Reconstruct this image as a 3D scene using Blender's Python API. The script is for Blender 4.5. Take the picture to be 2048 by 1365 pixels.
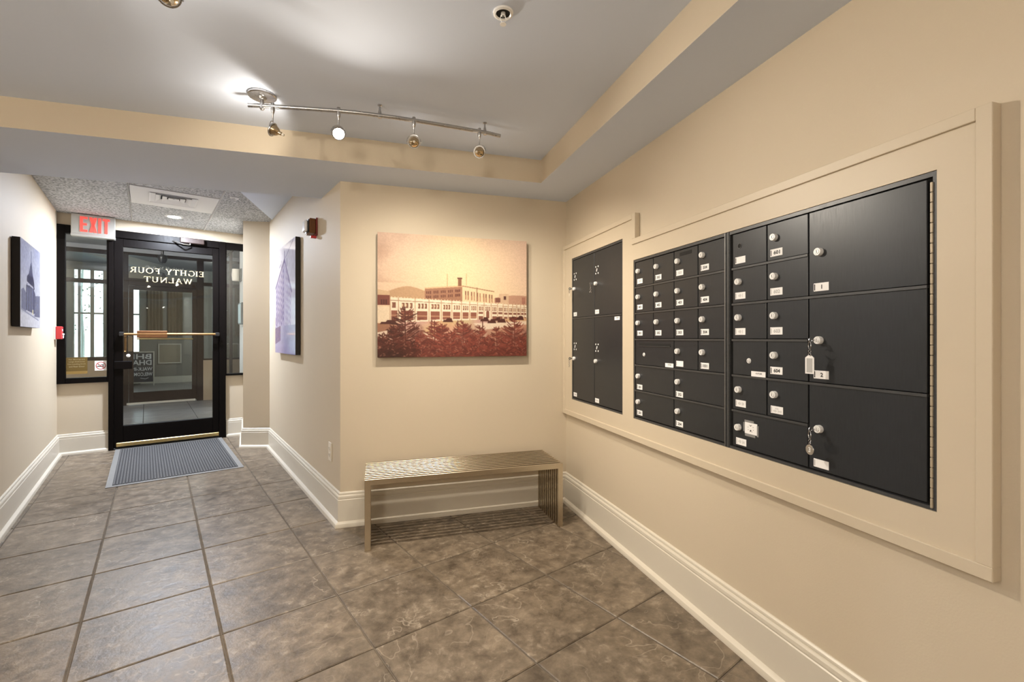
import bpy, bmesh, math, random
import numpy as np
from mathutils import Matrix, Vector

for o in list(bpy.data.objects):
    bpy.data.objects.remove(o)
scene = bpy.context.scene
COL = scene.collection
random.seed(7)
RNG = np.random.default_rng(11)
PI = math.pi
R = math.radians

# ------------------------------------------------------------------ camera
F_PX, HORIZON, CAM_H, YAW = 915.0, 676.0, 1.2, 16.8
cam = bpy.data.cameras.new('camera')
cam.sensor_width = 36.0
cam.lens = F_PX / 2048 * 36
cam.shift_y = -(682.5 - HORIZON) / 2048
cam.clip_start = 0.02
cam_o = bpy.data.objects.new('camera', cam)
cam_o.location = (0, 0, CAM_H)
cam_o.rotation_euler = (R(90), 0, R(-YAW))
COL.objects.link(cam_o)
scene.camera = cam_o

# ------------------------------------------------------------------ world and exposure
world = bpy.data.worlds.new('sky')
scene.world = world
world.use_nodes = True
bg = world.node_tree.nodes['Background']
bg.inputs[0].default_value = (0.90, 0.97, 1.0, 1)
bg.inputs[1].default_value = 5.0
scene.view_settings.view_transform = 'Standard'
scene.view_settings.look = 'None'
scene.view_settings.gamma = 1
scene.view_settings.use_curve_mapping = False
scene.view_settings.exposure = 0.42

WARM = (1.0, 0.89, 0.74)
COOL = (0.92, 1.0, 1.14)


def light(name, kind, loc, power, color, size=0.03, aim=None, spot=None, blend=0.3, parent=None):
    d = bpy.data.lights.new(name, kind)
    d.energy = power
    d.color = color
    if kind in ('POINT', 'SPOT'):
        d.shadow_soft_size = size
    if kind == 'AREA':
        d.shape = 'DISK'
        d.size = size
    if kind == 'SPOT':
        d.spot_size = R(spot)
        d.spot_blend = blend
    o = bpy.data.objects.new(name, d)
    COL.objects.link(o)
    o.location = loc
    if aim is not None:
        o.rotation_euler = Vector(aim).to_track_quat('-Z', 'Y').to_euler()
    if parent is not None:
        o.parent = parent
        o.location = Vector(loc) - Vector(WO[parent.name])
    return o


# ------------------------------------------------------------------ material helpers
def new_mat(name):
    m = bpy.data.materials.new(name)
    m.use_nodes = True
    nt = m.node_tree
    return m, nt, nt.nodes['Principled BSDF']


def mat(name, color, rough=0.5, metal=0.0, noise=0.0, nscale=20.0, bump=0.0, bscale=60.0, emit=None, estr=0.0, spec=0.5, coat=0.0):
    m, nt, p = new_mat(name)
    p.inputs['Base Color'].default_value = (*color, 1)
    p.inputs['Roughness'].default_value = rough
    p.inputs['Metallic'].default_value = metal
    p.inputs['Specular IOR Level'].default_value = spec
    p.inputs['Coat Weight'].default_value = coat
    tc = nt.nodes.new('ShaderNodeTexCoord')
    if noise > 0:
        n = nt.nodes.new('ShaderNodeTexNoise')
        n.inputs['Scale'].default_value = nscale
        n.inputs['Detail'].default_value = 4
        nt.links.new(tc.outputs['Object'], n.inputs['Vector'])
        mr = nt.nodes.new('ShaderNodeMapRange')
        mr.inputs['To Min'].default_value = 1 - noise
        mr.inputs['To Max'].default_value = 1 + noise
        nt.links.new(n.outputs['Fac'], mr.inputs['Value'])
        mx = nt.nodes.new('ShaderNodeVectorMath')
        mx.operation = 'SCALE'
        mx.inputs[0].default_value = color
        nt.links.new(mr.outputs['Result'], mx.inputs['Scale'])
        nt.links.new(mx.outputs['Vector'], p.inputs['Base Color'])
    if bump > 0:
        n2 = nt.nodes.new('ShaderNodeTexNoise')
        n2.inputs['Scale'].default_value = bscale
        n2.inputs['Detail'].default_value = 3
        nt.links.new(tc.outputs['Object'], n2.inputs['Vector'])
        b = nt.nodes.new('ShaderNodeBump')
        b.inputs['Strength'].default_value = bump
        b.inputs['Distance'].default_value = 0.01
        nt.links.new(n2.outputs['Fac'], b.inputs['Height'])
        nt.links.new(b.outputs['Normal'], p.inputs['Normal'])
    if emit:
        p.inputs['Emission Color'].default_value = (*emit, 1)
        p.inputs['Emission Strength'].default_value = estr
    return m


def glass_mat(name, tint=(1, 1, 1), ior=1.45):
    m = bpy.data.materials.new(name)
    m.use_nodes = True
    nt = m.node_tree
    nt.nodes.remove(nt.nodes['Principled BSDF'])
    out = nt.nodes['Material Output']
    t = nt.nodes.new('ShaderNodeBsdfTransparent')
    t.inputs[0].default_value = (*tint, 1)
    g = nt.nodes.new('ShaderNodeBsdfGlossy')
    g.inputs['Roughness'].default_value = 0.02
    fr = nt.nodes.new('ShaderNodeFresnel')
    fr.inputs['IOR'].default_value = ior
    mx = nt.nodes.new('ShaderNodeMixShader')
    nt.links.new(fr.outputs[0], mx.inputs[0])
    nt.links.new(t.outputs[0], mx.inputs[1])
    nt.links.new(g.outputs[0], mx.inputs[2])
    nt.links.new(mx.outputs[0], out.inputs['Surface'])
    return m


def print_mat(name, rough=0.35):
    m, nt, p = new_mat(name)
    a = nt.nodes.new('ShaderNodeVertexColor')
    a.layer_name = 'Col'
    nt.links.new(a.outputs['Color'], p.inputs['Base Color'])
    p.inputs['Roughness'].default_value = rough
    p.inputs['Specular IOR Level'].default_value = 0.35
    return m


def slate_mat():
    m, nt, p = new_mat('slate_tile')
    L = nt.links.new
    N = nt.nodes.new
    tc = N('ShaderNodeTexCoord')
    oi = N('ShaderNodeObjectInfo')
    off = N('ShaderNodeVectorMath'); off.operation = 'SCALE'
    off.inputs[0].default_value = (37.0, 53.0, 11.0)
    L(oi.outputs['Random'], off.inputs['Scale'])
    add = N('ShaderNodeVectorMath'); add.operation = 'ADD'
    L(tc.outputs['Object'], add.inputs[0]); L(off.outputs['Vector'], add.inputs[1])

    def noise(scale, detail, rough=0.5, dist=0.0):
        n = N('ShaderNodeTexNoise')
        n.inputs['Scale'].default_value = scale
        n.inputs['Detail'].default_value = detail
        n.inputs['Roughness'].default_value = rough
        n.inputs['Distortion'].default_value = dist
        L(add.outputs['Vector'], n.inputs['Vector'])
        return n.outputs['Fac']

    def math_(op, a, b=None):
        n = N('ShaderNodeMath'); n.operation = op
        if hasattr(a, 'links'): L(a, n.inputs[0])
        else: n.inputs[0].default_value = a
        if b is not None:
            if hasattr(b, 'links'): L(b, n.inputs[1])
            else: n.inputs[1].default_value = b
        return n.outputs[0]

    big = noise(2.4, 4, 0.58, 0.35)
    step = math_('MULTIPLY', big, 9.0)
    fr = math_('FRACT', step)
    fl = math_('FLOOR', step)
    edge = N('ShaderNodeMapRange')          # thin contour at each ledge
    edge.inputs['From Min'].default_value = 0.0
    edge.inputs['From Max'].default_value = 0.09
    edge.inputs['To Min'].default_value = 1.0
    edge.inputs['To Max'].default_value = 0.0
    L(fr, edge.inputs['Value'])
    patch = noise(3.0, 2)
    pm = N('ShaderNodeMapRange')
    pm.inputs['From Min'].default_value = 0.45
    pm.inputs['From Max'].default_value = 0.62
    L(patch, pm.inputs['Value'])
    edge_m = math_('MULTIPLY', edge.outputs['Result'], pm.outputs['Result'])
    mid = noise(12, 7, 0.70, 0.15)
    fine = noise(70, 5, 0.6)
    fleck = noise(24, 9, 0.72, 0.25)
    vein = N('ShaderNodeMapRange')
    vein.inputs['From Min'].default_value = 0.54
    vein.inputs['From Max'].default_value = 0.68
    L(fleck, vein.inputs['Value'])
    zone = N('ShaderNodeMapRange')
    zone.inputs['From Min'].default_value = 0.40
    zone.inputs['From Max'].default_value = 0.60
    L(noise(5.0, 3, 0.6), zone.inputs['Value'])
    flecks = math_('MULTIPLY', vein.outputs['Result'], zone.outputs['Result'])
    ramp = N('ShaderNodeValToRGB')
    ramp.color_ramp.elements[0].position = 0.34
    ramp.color_ramp.elements[0].color = (0.090, 0.067, 0.047, 1)
    ramp.color_ramp.elements[1].position = 0.66
    ramp.color_ramp.elements[1].color = (0.240, 0.188, 0.133, 1)
    L(mid, ramp.inputs['Fac'])
    # broad tonal drift over each tile plus a tile-to-tile offset
    drift = N('ShaderNodeMapRange')
    drift.inputs['From Min'].default_value = 0.3
    drift.inputs['From Max'].default_value = 0.7
    drift.inputs['To Min'].default_value = 0.84
    drift.inputs['To Max'].default_value = 1.14
    L(big, drift.inputs['Value'])
    rnd = N('ShaderNodeMapRange')
    rnd.inputs['To Min'].default_value = 0.90
    rnd.inputs['To Max'].default_value = 1.08
    L(oi.outputs['Random'], rnd.inputs['Value'])
    sc = math_('MULTIPLY', drift.outputs['Result'], rnd.outputs['Result'])
    vs = N('ShaderNodeVectorMath'); vs.operation = 'SCALE'
    L(ramp.outputs['Color'], vs.inputs[0]); L(sc, vs.inputs['Scale'])
    mx = N('ShaderNodeMix'); mx.data_type = 'RGBA'
    mx.inputs[7].default_value = (0.43, 0.365, 0.285, 1)
    e2 = math_('MAXIMUM', math_('MULTIPLY', edge_m, 0.7), math_('MULTIPLY', flecks, 0.60))
    L(e2, mx.inputs[0]); L(vs.outputs['Vector'], mx.inputs[6])
    L(mx.outputs[2], p.inputs['Base Color'])
    rr = N('ShaderNodeMapRange')
    rr.inputs['To Min'].default_value = 0.26
    rr.inputs['To Max'].default_value = 0.50
    L(mid, rr.inputs['Value'])
    L(rr.outputs['Result'], p.inputs['Roughness'])
    h1 = math_('MULTIPLY', fl, 0.10)
    h2 = math_('ADD', math_('MULTIPLY', mid, 0.26), math_('MULTIPLY', fleck, 0.16))
    h3 = math_('MULTIPLY', fine, 0.10)
    h = math_('ADD', math_('ADD', h1, h2), h3)
    b = N('ShaderNodeBump')
    b.inputs['Strength'].default_value = 0.55
    b.inputs['Distance'].default_value = 0.012
    L(h, b.inputs['Height'])
    L(b.outputs['Normal'], p.inputs['Normal'])
    return m


def acoustic_mat():
    m, nt, p = new_mat('acoustic_tile')
    L = nt.links.new
    tc = nt.nodes.new('ShaderNodeTexCoord')
    n = nt.nodes.new('ShaderNodeTexNoise')
    n.inputs['Scale'].default_value = 62
    n.inputs['Detail'].default_value = 3
    L(tc.outputs['Object'], n.inputs['Vector'])
    r = nt.nodes.new('ShaderNodeValToRGB')
    r.color_ramp.elements[0].position = 0.36
    r.color_ramp.elements[0].color = (0.20, 0.21, 0.225, 1)
    r.color_ramp.elements[1].position = 0.58
    r.color_ramp.elements[1].color = (0.56, 0.58, 0.61, 1)
    L(n.outputs['Fac'], r.inputs['Fac'])
    L(r.outputs['Color'], p.inputs['Base Color'])
    p.inputs['Roughness'].default_value = 0.9
    b = nt.nodes.new('ShaderNodeBump')
    b.inputs['Strength'].default_value = 0.5
    b.inputs['Distance'].default_value = 0.004
    L(n.outputs['Fac'], b.inputs['Height'])
    L(b.outputs['Normal'], p.inputs['Normal'])
    return m


def brushed_mat(name, color, rough, axis_scale, metal=1.0, amp=0.12, spots=0.0, spec=0.5):
    m, nt, p = new_mat(name)
    L = nt.links.new
    tc = nt.nodes.new('ShaderNodeTexCoord')
    mp = nt.nodes.new('ShaderNodeMapping')
    mp.inputs['Scale'].default_value = axis_scale
    L(tc.outputs['Object'], mp.inputs['Vector'])
    n = nt.nodes.new('ShaderNodeTexNoise')
    n.inputs['Scale'].default_value = 30
    n.inputs['Detail'].default_value = 5
    L(mp.outputs['Vector'], n.inputs['Vector'])
    mr = nt.nodes.new('ShaderNodeMapRange')
    mr.inputs['To Min'].default_value = 1 - amp
    mr.inputs['To Max'].default_value = 1 + amp
    L(n.outputs['Fac'], mr.inputs['Value'])
    vs = nt.nodes.new('ShaderNodeVectorMath'); vs.operation = 'SCALE'
    vs.inputs[0].default_value = color
    L(mr.outputs['Result'], vs.inputs['Scale'])
    col = vs.outputs['Vector']
    if spots > 0:                       # paint chips and scuffs
        n3 = nt.nodes.new('ShaderNodeTexNoise')
        n3.inputs['Scale'].default_value = 38
        n3.inputs['Detail'].default_value = 6
        n3.inputs['Roughness'].default_value = 0.7
        L(tc.outputs['Object'], n3.inputs['Vector'])
        m3 = nt.nodes.new('ShaderNodeMapRange')
        m3.inputs['From Min'].default_value = 0.70
        m3.inputs['From Max'].default_value = 0.78
        m3.inputs['To Max'].default_value = spots
        L(n3.outputs['Fac'], m3.inputs['Value'])
        mx = nt.nodes.new('ShaderNodeMix'); mx.data_type = 'RGBA'
        mx.inputs[7].default_value = (0.22, 0.22, 0.22, 1)
        L(m3.outputs['Result'], mx.inputs[0]); L(col, mx.inputs[6])
        col = mx.outputs[2]
    L(col, p.inputs['Base Color'])
    p.inputs['Metallic'].default_value = metal
    p.inputs['Specular IOR Level'].default_value = spec
    r2 = nt.nodes.new('ShaderNodeMapRange')
    r2.inputs['To Min'].default_value = rough * 0.8
    r2.inputs['To Max'].default_value = rough * 1.25
    L(n.outputs['Fac'], r2.inputs['Value'])
    L(r2.outputs['Result'], p.inputs['Roughness'])
    return m


M = {}
M['wall'] = mat('wall_paint', (0.600, 0.515, 0.392), 0.62, noise=0.02, nscale=2.0, bump=0.04, bscale=180)
M['base'] = mat('trim_paint', (0.665, 0.615, 0.525), 0.35, noise=0.02, nscale=5.0)
M['surround'] = mat('surround_paint', (0.600, 0.515, 0.392), 0.45, noise=0.02, nscale=4.0)
M['ceil'] = mat('ceiling_paint', (0.71, 0.79, 0.945), 0.85, noise=0.01, nscale=2.0)
M['slate'] = slate_mat()
M['grout'] = mat('grout', (0.15, 0.12, 0.09), 0.9, noise=0.15, nscale=40)
M['acoustic'] = acoustic_mat()
M['white_metal'] = mat('white_metal', (0.80, 0.81, 0.83), 0.4)
M['dark_bar'] = mat('dark_gap', (0.03, 0.03, 0.03), 0.8)
M['bronze'] = brushed_mat('bronze_frame', (0.0030, 0.0020, 0.0018), 0.42, (4, 4, 0.5), metal=0.0, amp=0.3, spec=0.10)
M['bronze2'] = brushed_mat('outer_frame', (0.030, 0.019, 0.016), 0.42, (4, 4, 0.5), metal=0.0, amp=0.3, spec=0.3)
M['glass'] = glass_mat('clear_glass', (0.93, 0.95, 0.95))
M['glass2'] = glass_mat('outer_glass', (0.86, 0.90, 0.90))
M['brass'] = mat('brass', (0.62, 0.46, 0.20), 0.32, 1.0, noise=0.1, nscale=30)
M['copper'] = mat('copper_bar', (0.42, 0.24, 0.10), 0.38, 1.0, noise=0.1, nscale=30)
M['copper_dark'] = mat('copper_box', (0.16, 0.070, 0.028), 0.40, 0.6, noise=0.12, nscale=40)
M['gold_leaf'] = mat('gold_leaf', (0.27, 0.215, 0.115), 0.5, 0.0, emit=None)
M['white_vinyl'] = mat('white_vinyl', (0.75, 0.75, 0.74), 0.6)
M['black'] = mat('black_plastic', (0.012, 0.012, 0.013), 0.35)
M['mailbox'] = brushed_mat('mailbox_enamel', (0.029, 0.032, 0.037), 0.34, (1, 10, 0.7), metal=0.25, amp=0.22, spots=0.30)
M['mailrail'] = brushed_mat('mailbox_rail', (0.075, 0.077, 0.08), 0.38, (1, 1, 6), metal=0.4, amp=0.25, spots=0.5)
M['mailgap'] = mat('mailbox_gap', (0.006, 0.006, 0.006), 0.8)
M['chrome'] = mat('lock_chrome', (0.95, 0.95, 0.95), 0.30, 0.15)
M['chrome2'] = mat('lock_core', (0.50, 0.50, 0.50), 0.35, 1.0)
M['steel'] = mat('key_steel', (0.75, 0.75, 0.76), 0.25, 1.0)
M['label'] = mat('label_paper', (0.93, 0.93, 0.94), 0.6)
M['ink'] = mat('label_ink', (0.03, 0.03, 0.03), 0.7)
M['faded'] = mat('faded_ink', (0.50, 0.50, 0.50), 0.7)
M['tape'] = mat('clear_tape', (0.26, 0.26, 0.26), 0.3)
M['hinge'] = mat('hinge_ivory', (0.46, 0.39, 0.29), 0.4, 0.2, noise=0.15, nscale=60)
M['bench'] = mat('bench_steel', (0.60, 0.52, 0.40), 0.27, 1.0, noise=0.04, nscale=8)
M['track'] = brushed_mat('satin_nickel', (0.52, 0.52, 0.53), 0.28, (1, 6, 6), amp=0.15)
M['gold'] = mat('reflector_gold', (0.62, 0.48, 0.30), 0.18, 1.0, noise=0.15, nscale=80)
M['bulb'] = mat('lit_bulb', (1, 1, 1), 0.4, emit=(1.0, 0.95, 0.86), estr=60.0)
M['bulb_dim'] = mat('bulb_glass', (0.9, 0.9, 0.85), 0.2, emit=(1.0, 0.93, 0.82), estr=8.0)
M['globe'] = glass_mat('globe_glass', (1, 1, 1))
M['can_glow'] = mat('downlight_lens', (1, 1, 1), 0.5, emit=(1.0, 0.99, 0.97), estr=14.0)
M['canvas_edge'] = mat('canvas_edge', (0.016, 0.013, 0.012), 0.7)
M['print'] = print_mat('printed_canvas', 0.5)
M['gloss_print'] = print_mat('glossy_print', 0.10)
M['red'] = mat('alarm_red', (0.50, 0.035, 0.04), 0.35)
M['dark_red'] = mat('dark_red', (0.16, 0.02, 0.015), 0.4)
M['clear_lens'] = mat('strobe_lens', (0.75, 0.76, 0.80), 0.12)
M['exit_red'] = mat('exit_letters', (0.75, 0.05, 0.04), 0.5, emit=(1.0, 0.075, 0.055), estr=0.75)
M['alu'] = brushed_mat('exit_aluminium', (0.52, 0.52, 0.49), 0.42, (8, 1, 1), metal=0.7, amp=0.06)
M['ivory'] = mat('ivory_plastic', (0.80, 0.74, 0.64), 0.4)
M['carpet'] = mat('mat_pile', (0.055, 0.055, 0.058), 0.95, noise=0.6, nscale=160, bump=0.5, bscale=220)
M['carpet_hi'] = mat('mat_rib', (0.125, 0.125, 0.128), 0.95, noise=0.6, nscale=160, bump=0.5, bscale=220)
M['rubber'] = mat('mat_rubber', (0.24, 0.24, 0.235), 0.5, noise=0.08, nscale=30)
M['gold_sign'] = mat('gold_sign', (0.16, 0.105, 0.03), 0.35, 0.3)
M['gold_band'] = mat('gold_band', (0.36, 0.24, 0.08), 0.3, 0.5)
M['gold_text'] = mat('gold_sign_text', (0.42, 0.35, 0.20), 0.5)
M['sign_red'] = mat('sign_red', (0.45, 0.05, 0.05), 0.6)
M['ves_ceil'] = mat('vestibule_ceiling', (0.60, 0.62, 0.68), 0.8)
M['stone'] = mat('stone_floor', (0.25, 0.24, 0.24), 0.35, noise=0.35, nscale=6, bump=0.1, bscale=10)
M['stone_gap'] = mat('stone_joint', (0.08, 0.075, 0.07), 0.9)
M['arc_wall'] = mat('arcade_wall', (0.22, 0.22, 0.20), 0.7, noise=0.1, nscale=2)
M['arc_ceil'] = mat('arcade_ceiling', (0.20, 0.20, 0.21), 0.8, noise=0.1, nscale=2)
M['tan_panel'] = mat('tan_panel', (0.50, 0.38, 0.26), 0.6, noise=0.04, nscale=4)
M['mullion'] = mat('green_grey_mullion', (0.23, 0.26, 0.24), 0.5)
M['leaf'] = mat('leaf', (0.06, 0.09, 0.045), 0.6)
M['chalk'] = mat('chalkboard', (0.035, 0.045, 0.065), 0.7, noise=0.3, nscale=12)
M['chalk_text'] = mat('chalk_text', (0.70, 0.72, 0.76), 0.8)
M['notice'] = mat('notice_paper', (0.30, 0.27, 0.21), 0.8, noise=0.15, nscale=40)
M['notice_frame'] = mat('notice_frame', (0.55, 0.53, 0.47), 0.5)
M['curtain'] = mat('curtain', (0.20, 0.16, 0.12), 0.9, noise=0.2, nscale=8)
M['cream'] = mat('cream_wall', (0.70, 0.70, 0.68), 0.6)
M['grey_box'] = mat('grey_box', (0.16, 0.16, 0.15), 0.35, 0.4)

# ------------------------------------------------------------------ frames of reference
PHI = R(21.9)                                    # hall axes: u along the door wall, v down the hall
HALL = Matrix.Rotation(PHI, 4, 'Z')
A0 = Vector((-0.205, 3.11))                      # outside corner of the back wall and the hall's right wall
Q = Vector((-0.339, 0.941)).normalized()
NQ = Vector((Q.y, -Q.x))                         # into the wall
HR = Matrix(((Q.x, -NQ.x, 0, A0.x), (Q.y, -NQ.y, 0, A0.y), (0, 0, 1, 0), (0, 0, 0, 1)))   # s along wall, d out of wall
IDM = Matrix.Identity(4)
XM, YB = 1.355, 3.11                             # mailbox wall, picture wall
SOF, TOP, HCEIL = 2.20, 2.347, 2.475
WO = {}


def hall(u, v, z=0.0):
    return HALL @ Vector((u, v, z))


class MB:
    """collects shapes into one mesh"""
    def __init__(self, m=IDM):
        self.v, self.f, self.m, self.M = [], [], [], m

    def add(self, pts, faces, mi=0):
        b = len(self.v)
        self.v += [self.M @ Vector(p) for p in pts]
        for f in faces:
            self.f.append([b + i for i in f])
            self.m.append(mi)
        return self

    def box(self, x0, x1, y0, y1, z0, z1, mi=0, mm=None):
        p = [(x0, y0, z0), (x1, y0, z0), (x1, y1, z0), (x0, y1, z0), (x0, y0, z1), (x1, y0, z1), (x1, y1, z1), (x0, y1, z1)]
        fs = [(0, 3, 2, 1), (4, 5, 6, 7), (0, 1, 5, 4), (1, 2, 6, 5), (2, 3, 7, 6), (3, 0, 4, 7)]
        b = len(self.v)
        self.v += [self.M @ Vector(q) for q in p]
        for k, f in enumerate(fs):
            self.f.append([b + i for i in f])
            self.m.append(mm.get(k, mi) if mm else mi)
        return self

    def cbox(self, x0, x1, y0, y1, z0, z1, c, mi=0):
        """box with chamfered edges"""
        bm = bmesh.new()
        r = bmesh.ops.create_cube(bm, size=1)
        for q in bm.verts:
            q.co = Vector(((x0 + x1) / 2 + q.co.x * (x1 - x0), (y0 + y1) / 2 + q.co.y * (y1 - y0), (z0 + z1) / 2 + q.co.z * (z1 - z0)))
        bmesh.ops.bevel(bm, geom=list(bm.edges), offset=c, segments=1, affect='EDGES')
        bm.verts.index_update()
        self.add([q.co.copy() for q in bm.verts], [[q.index for q in f.verts] for f in bm.faces], mi)
        bm.free()
        return self

    def prism(self, poly, z0, z1, mi=0, caps=True, mi_top=None, mi_bot=None):
        n = len(poly)
        a = sum(poly[i][0] * poly[(i + 1) % n][1] - poly[(i + 1) % n][0] * poly[i][1] for i in range(n))
        if a < 0:
            poly = poly[::-1]
        b = len(self.v)
        self.v += [self.M @ Vector((p[0], p[1], z0)) for p in poly] + [self.M @ Vector((p[0], p[1], z1)) for p in poly]
        for i in range(n):
            j = (i + 1) % n
            self.f.append([b + i, b + j, b + n + j, b + n + i]); self.m.append(mi)
        self.f.append([b + i for i in range(n)][::-1]); self.m.append(mi if mi_bot is None else mi_bot)
        self.f.append([b + n + i for i in range(n)]); self.m.append(mi if mi_top is None else mi_top)
        return self

    def tube(self, path, r, n=10, mi=0, caps=True):
        path = [Vector(p) for p in path]
        rr = r if isinstance(r, (list, tuple)) else [r] * len(path)
        b = len(self.v)
        up = None
        for i, p in enumerate(path):
            t = (path[min(i + 1, len(path) - 1)] - path[max(i - 1, 0)]).normalized()
            if up is None:
                up = Vector((0, 0, 1)) if abs(t.z) < 0.9 else Vector((1, 0, 0))
            s = t.cross(up).normalized()
            w = s.cross(t).normalized()
            up = w
            for k in range(n):
                a = 2 * PI * k / n
                self.v.append(self.M @ (p + (s * math.cos(a) + w * math.sin(a)) * rr[i]))
        for i in range(len(path) - 1):
            for k in range(n):
                k2 = (k + 1) % n
                self.f.append([b + i * n + k, b + i * n + k2, b + (i + 1) * n + k2, b + (i + 1) * n + k]); self.m.append(mi)
        if caps:
            self.f.append([b + k for k in range(n)][::-1]); self.m.append(mi)
            e = b + (len(path) - 1) * n
            self.f.append([e + k for k in range(n)]); self.m.append(mi)
        return self

    def lathe(self, prof, loc=(0, 0, 0), axis=(0, 0, 1), n=16, mi=0, close=False):
        """prof: (radius, height along axis)"""
        q = Vector(axis).to_track_quat('Z', 'Y')
        b = len(self.v)
        loc = Vector(loc)
        for r, hgt in prof:
            for k in range(n):
                a = 2 * PI * k / n
                self.v.append(self.M @ (loc + q @ Vector((max(r, 1e-5) * math.cos(a), max(r, 1e-5) * math.sin(a), hgt))))
        rows = len(prof)
        for i in range(rows - 1 + (1 if close else 0)):
            i2 = (i + 1) % rows
            for k in range(n):
                k2 = (k + 1) % n
                self.f.append([b + i * n + k, b + i * n + k2, b + i2 * n + k2, b + i2 * n + k]); self.m.append(mi)
        return self

    def torus(self, loc, axis, r0, r1, n=24, k=8, mi=0):
        prof = [(r0 + r1 * math.cos(2 * PI * i / k), r1 * math.sin(2 * PI * i / k)) for i in range(k)]
        return self.lathe(prof, loc, axis, n, mi, close=True)

    def sweep(self, prof, path, mi=0):
        """prof: (offset to the left of travel, z); path: 2-D polyline, mitred"""
        P = [Vector(p) for p in path]
        nrm = []
        for i in range(len(P)):
            d1 = (P[i] - P[i - 1]).normalized() if i > 0 else None
            d2 = (P[i + 1] - P[i]).normalized() if i < len(P) - 1 else None
            if d1 is None: d1 = d2
            if d2 is None: d2 = d1
            n1, n2 = Vector((-d1.y, d1.x)), Vector((-d2.y, d2.x))
            mv = (n1 + n2).normalized()
            nrm.append(mv / max(0.2, mv.dot(n1)))
        b = len(self.v)
        k = len(prof)
        for p, nn in zip(P, nrm):
            for o, z in prof:
                self.v.append(self.M @ Vector((p.x + nn.x * o, p.y + nn.y * o, z)))
        for i in range(len(P) - 1):
            for j in range(k - 1):
                self.f.append([b + i * k + j, b + (i + 1) * k + j, b + (i + 1) * k + j + 1, b + i * k + j + 1]); self.m.append(mi)
        self.f.append([b + j for j in range(k)]); self.m.append(mi)
        e = b + (len(P) - 1) * k
        self.f.append([e + j for j in range(k)][::-1]); self.m.append(mi)
        return self

    def mesh(self, name, mats, origin=(0, 0, 0), smooth=True, angle=35, bevel=0.0):
        og = Vector(origin)
        me = bpy.data.meshes.new(name)
        me.from_pydata([p - og for p in self.v], [], self.f)
        for q in (mats if isinstance(mats, (list, tuple)) else [mats]):
            me.materials.append(M[q])
        me.polygons.foreach_set('material_index', self.m)
        bm = bmesh.new()
        bm.from_mesh(me)
        bmesh.ops.recalc_face_normals(bm, faces=bm.faces)
        if bevel > 0:
            es = [e for e in bm.edges if len(e.link_faces) == 2 and e.calc_face_angle(0) > 0.6]
            bmesh.ops.bevel(bm, geom=es, offset=bevel, segments=1, affect='EDGES', clamp_overlap=True)
        bm.to_mesh(me)
        bm.free()
        if smooth:
            me.polygons.foreach_set('use_smooth', [True] * len(me.polygons))
            me.set_sharp_from_angle(angle=R(angle))
        me.update()
        return me


def link(name, me, parent=None, origin=(0, 0, 0)):
    o = bpy.data.objects.new(name, me)
    COL.objects.link(o)
    WO[o.name] = tuple(origin)
    if parent is not None:
        o.parent = parent
        o.location = Vector(origin) - Vector(WO[parent.name])
    else:
        o.location = origin
    return o


def build(mb, name, mats, parent=None, origin=None, **kw):
    if origin is None:
        origin = WO[parent.name] if parent is not None else (0, 0, 0)
    return link(name, mb.mesh(name, mats, origin, **kw), parent, origin)


def base_of(mb):
    xs = [p.x for p in mb.v]; ys = [p.y for p in mb.v]; zs = [p.z for p in mb.v]
    return ((min(xs) + max(xs)) / 2, (min(ys) + max(ys)) / 2, min(zs))


def tag(o, label, cat=None, group=None, kind=None):
    o['label'] = label
    if cat: o['category'] = cat
    if group: o['group'] = group
    if kind: o['kind'] = kind
    return o


def thing(name, loc, label, cat, group=None, kind=None):
    return tag(link(name, None, None, tuple(loc)), label, cat, group, kind)


def struct(mb, name, mats, label, **kw):
    return tag(build(mb, name, mats, origin=base_of(mb), **kw), label, None, None, 'structure')


def part(mb, name, mats, parent, label=None, **kw):
    o = build(mb, name, mats, parent, **kw)
    if label: o['label'] = label
    return o


# ------------------------------------------------------------------ text
_tc = {}


def text_geo(s, size=1.0, bold=0.0, spacing=1.0):
    key = (s, bold, spacing)
    if key not in _tc:
        c = bpy.data.curves.new('glyphs', 'FONT')
        c.body = s
        c.size = 1.0
        c.resolution_u = 2
        c.offset = bold
        c.space_character = spacing
        o = bpy.data.objects.new('glyphs', c)
        COL.objects.link(o)
        bpy.context.view_layer.update()
        dg = bpy.context.evaluated_depsgraph_get()
        me = bpy.data.meshes.new_from_object(o.evaluated_get(dg))
        _tc[key] = ([(p.co.x, p.co.y) for p in me.vertices], [list(f.vertices) for f in me.polygons])
        bpy.data.meshes.remove(me)
        bpy.data.objects.remove(o)
        bpy.data.curves.remove(c)
    return _tc[key]


def put_text(mb, s, height, center, xdir, mi=0, width=None, bold=0.02, off=(0, 0, 0), zdir=(0, 0, 1), spacing=1.0):
    vs, fs = text_geo(s, 1.0, bold, spacing)
    if not vs:
        return
    x0, x1 = min(v[0] for v in vs), max(v[0] for v in vs)
    y0, y1 = min(v[1] for v in vs), max(v[1] for v in vs)
    k = height / (y1 - y0)
    kx = k if width is None else width / (x1 - x0)
    c, xd, zd = Vector(center), Vector(xdir), Vector(zdir)
    mb.add([c + xd * ((x - (x0 + x1) / 2) * kx) + zd * ((y - (y0 + y1) / 2) * k) for x, y in vs], fs, mi)


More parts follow.
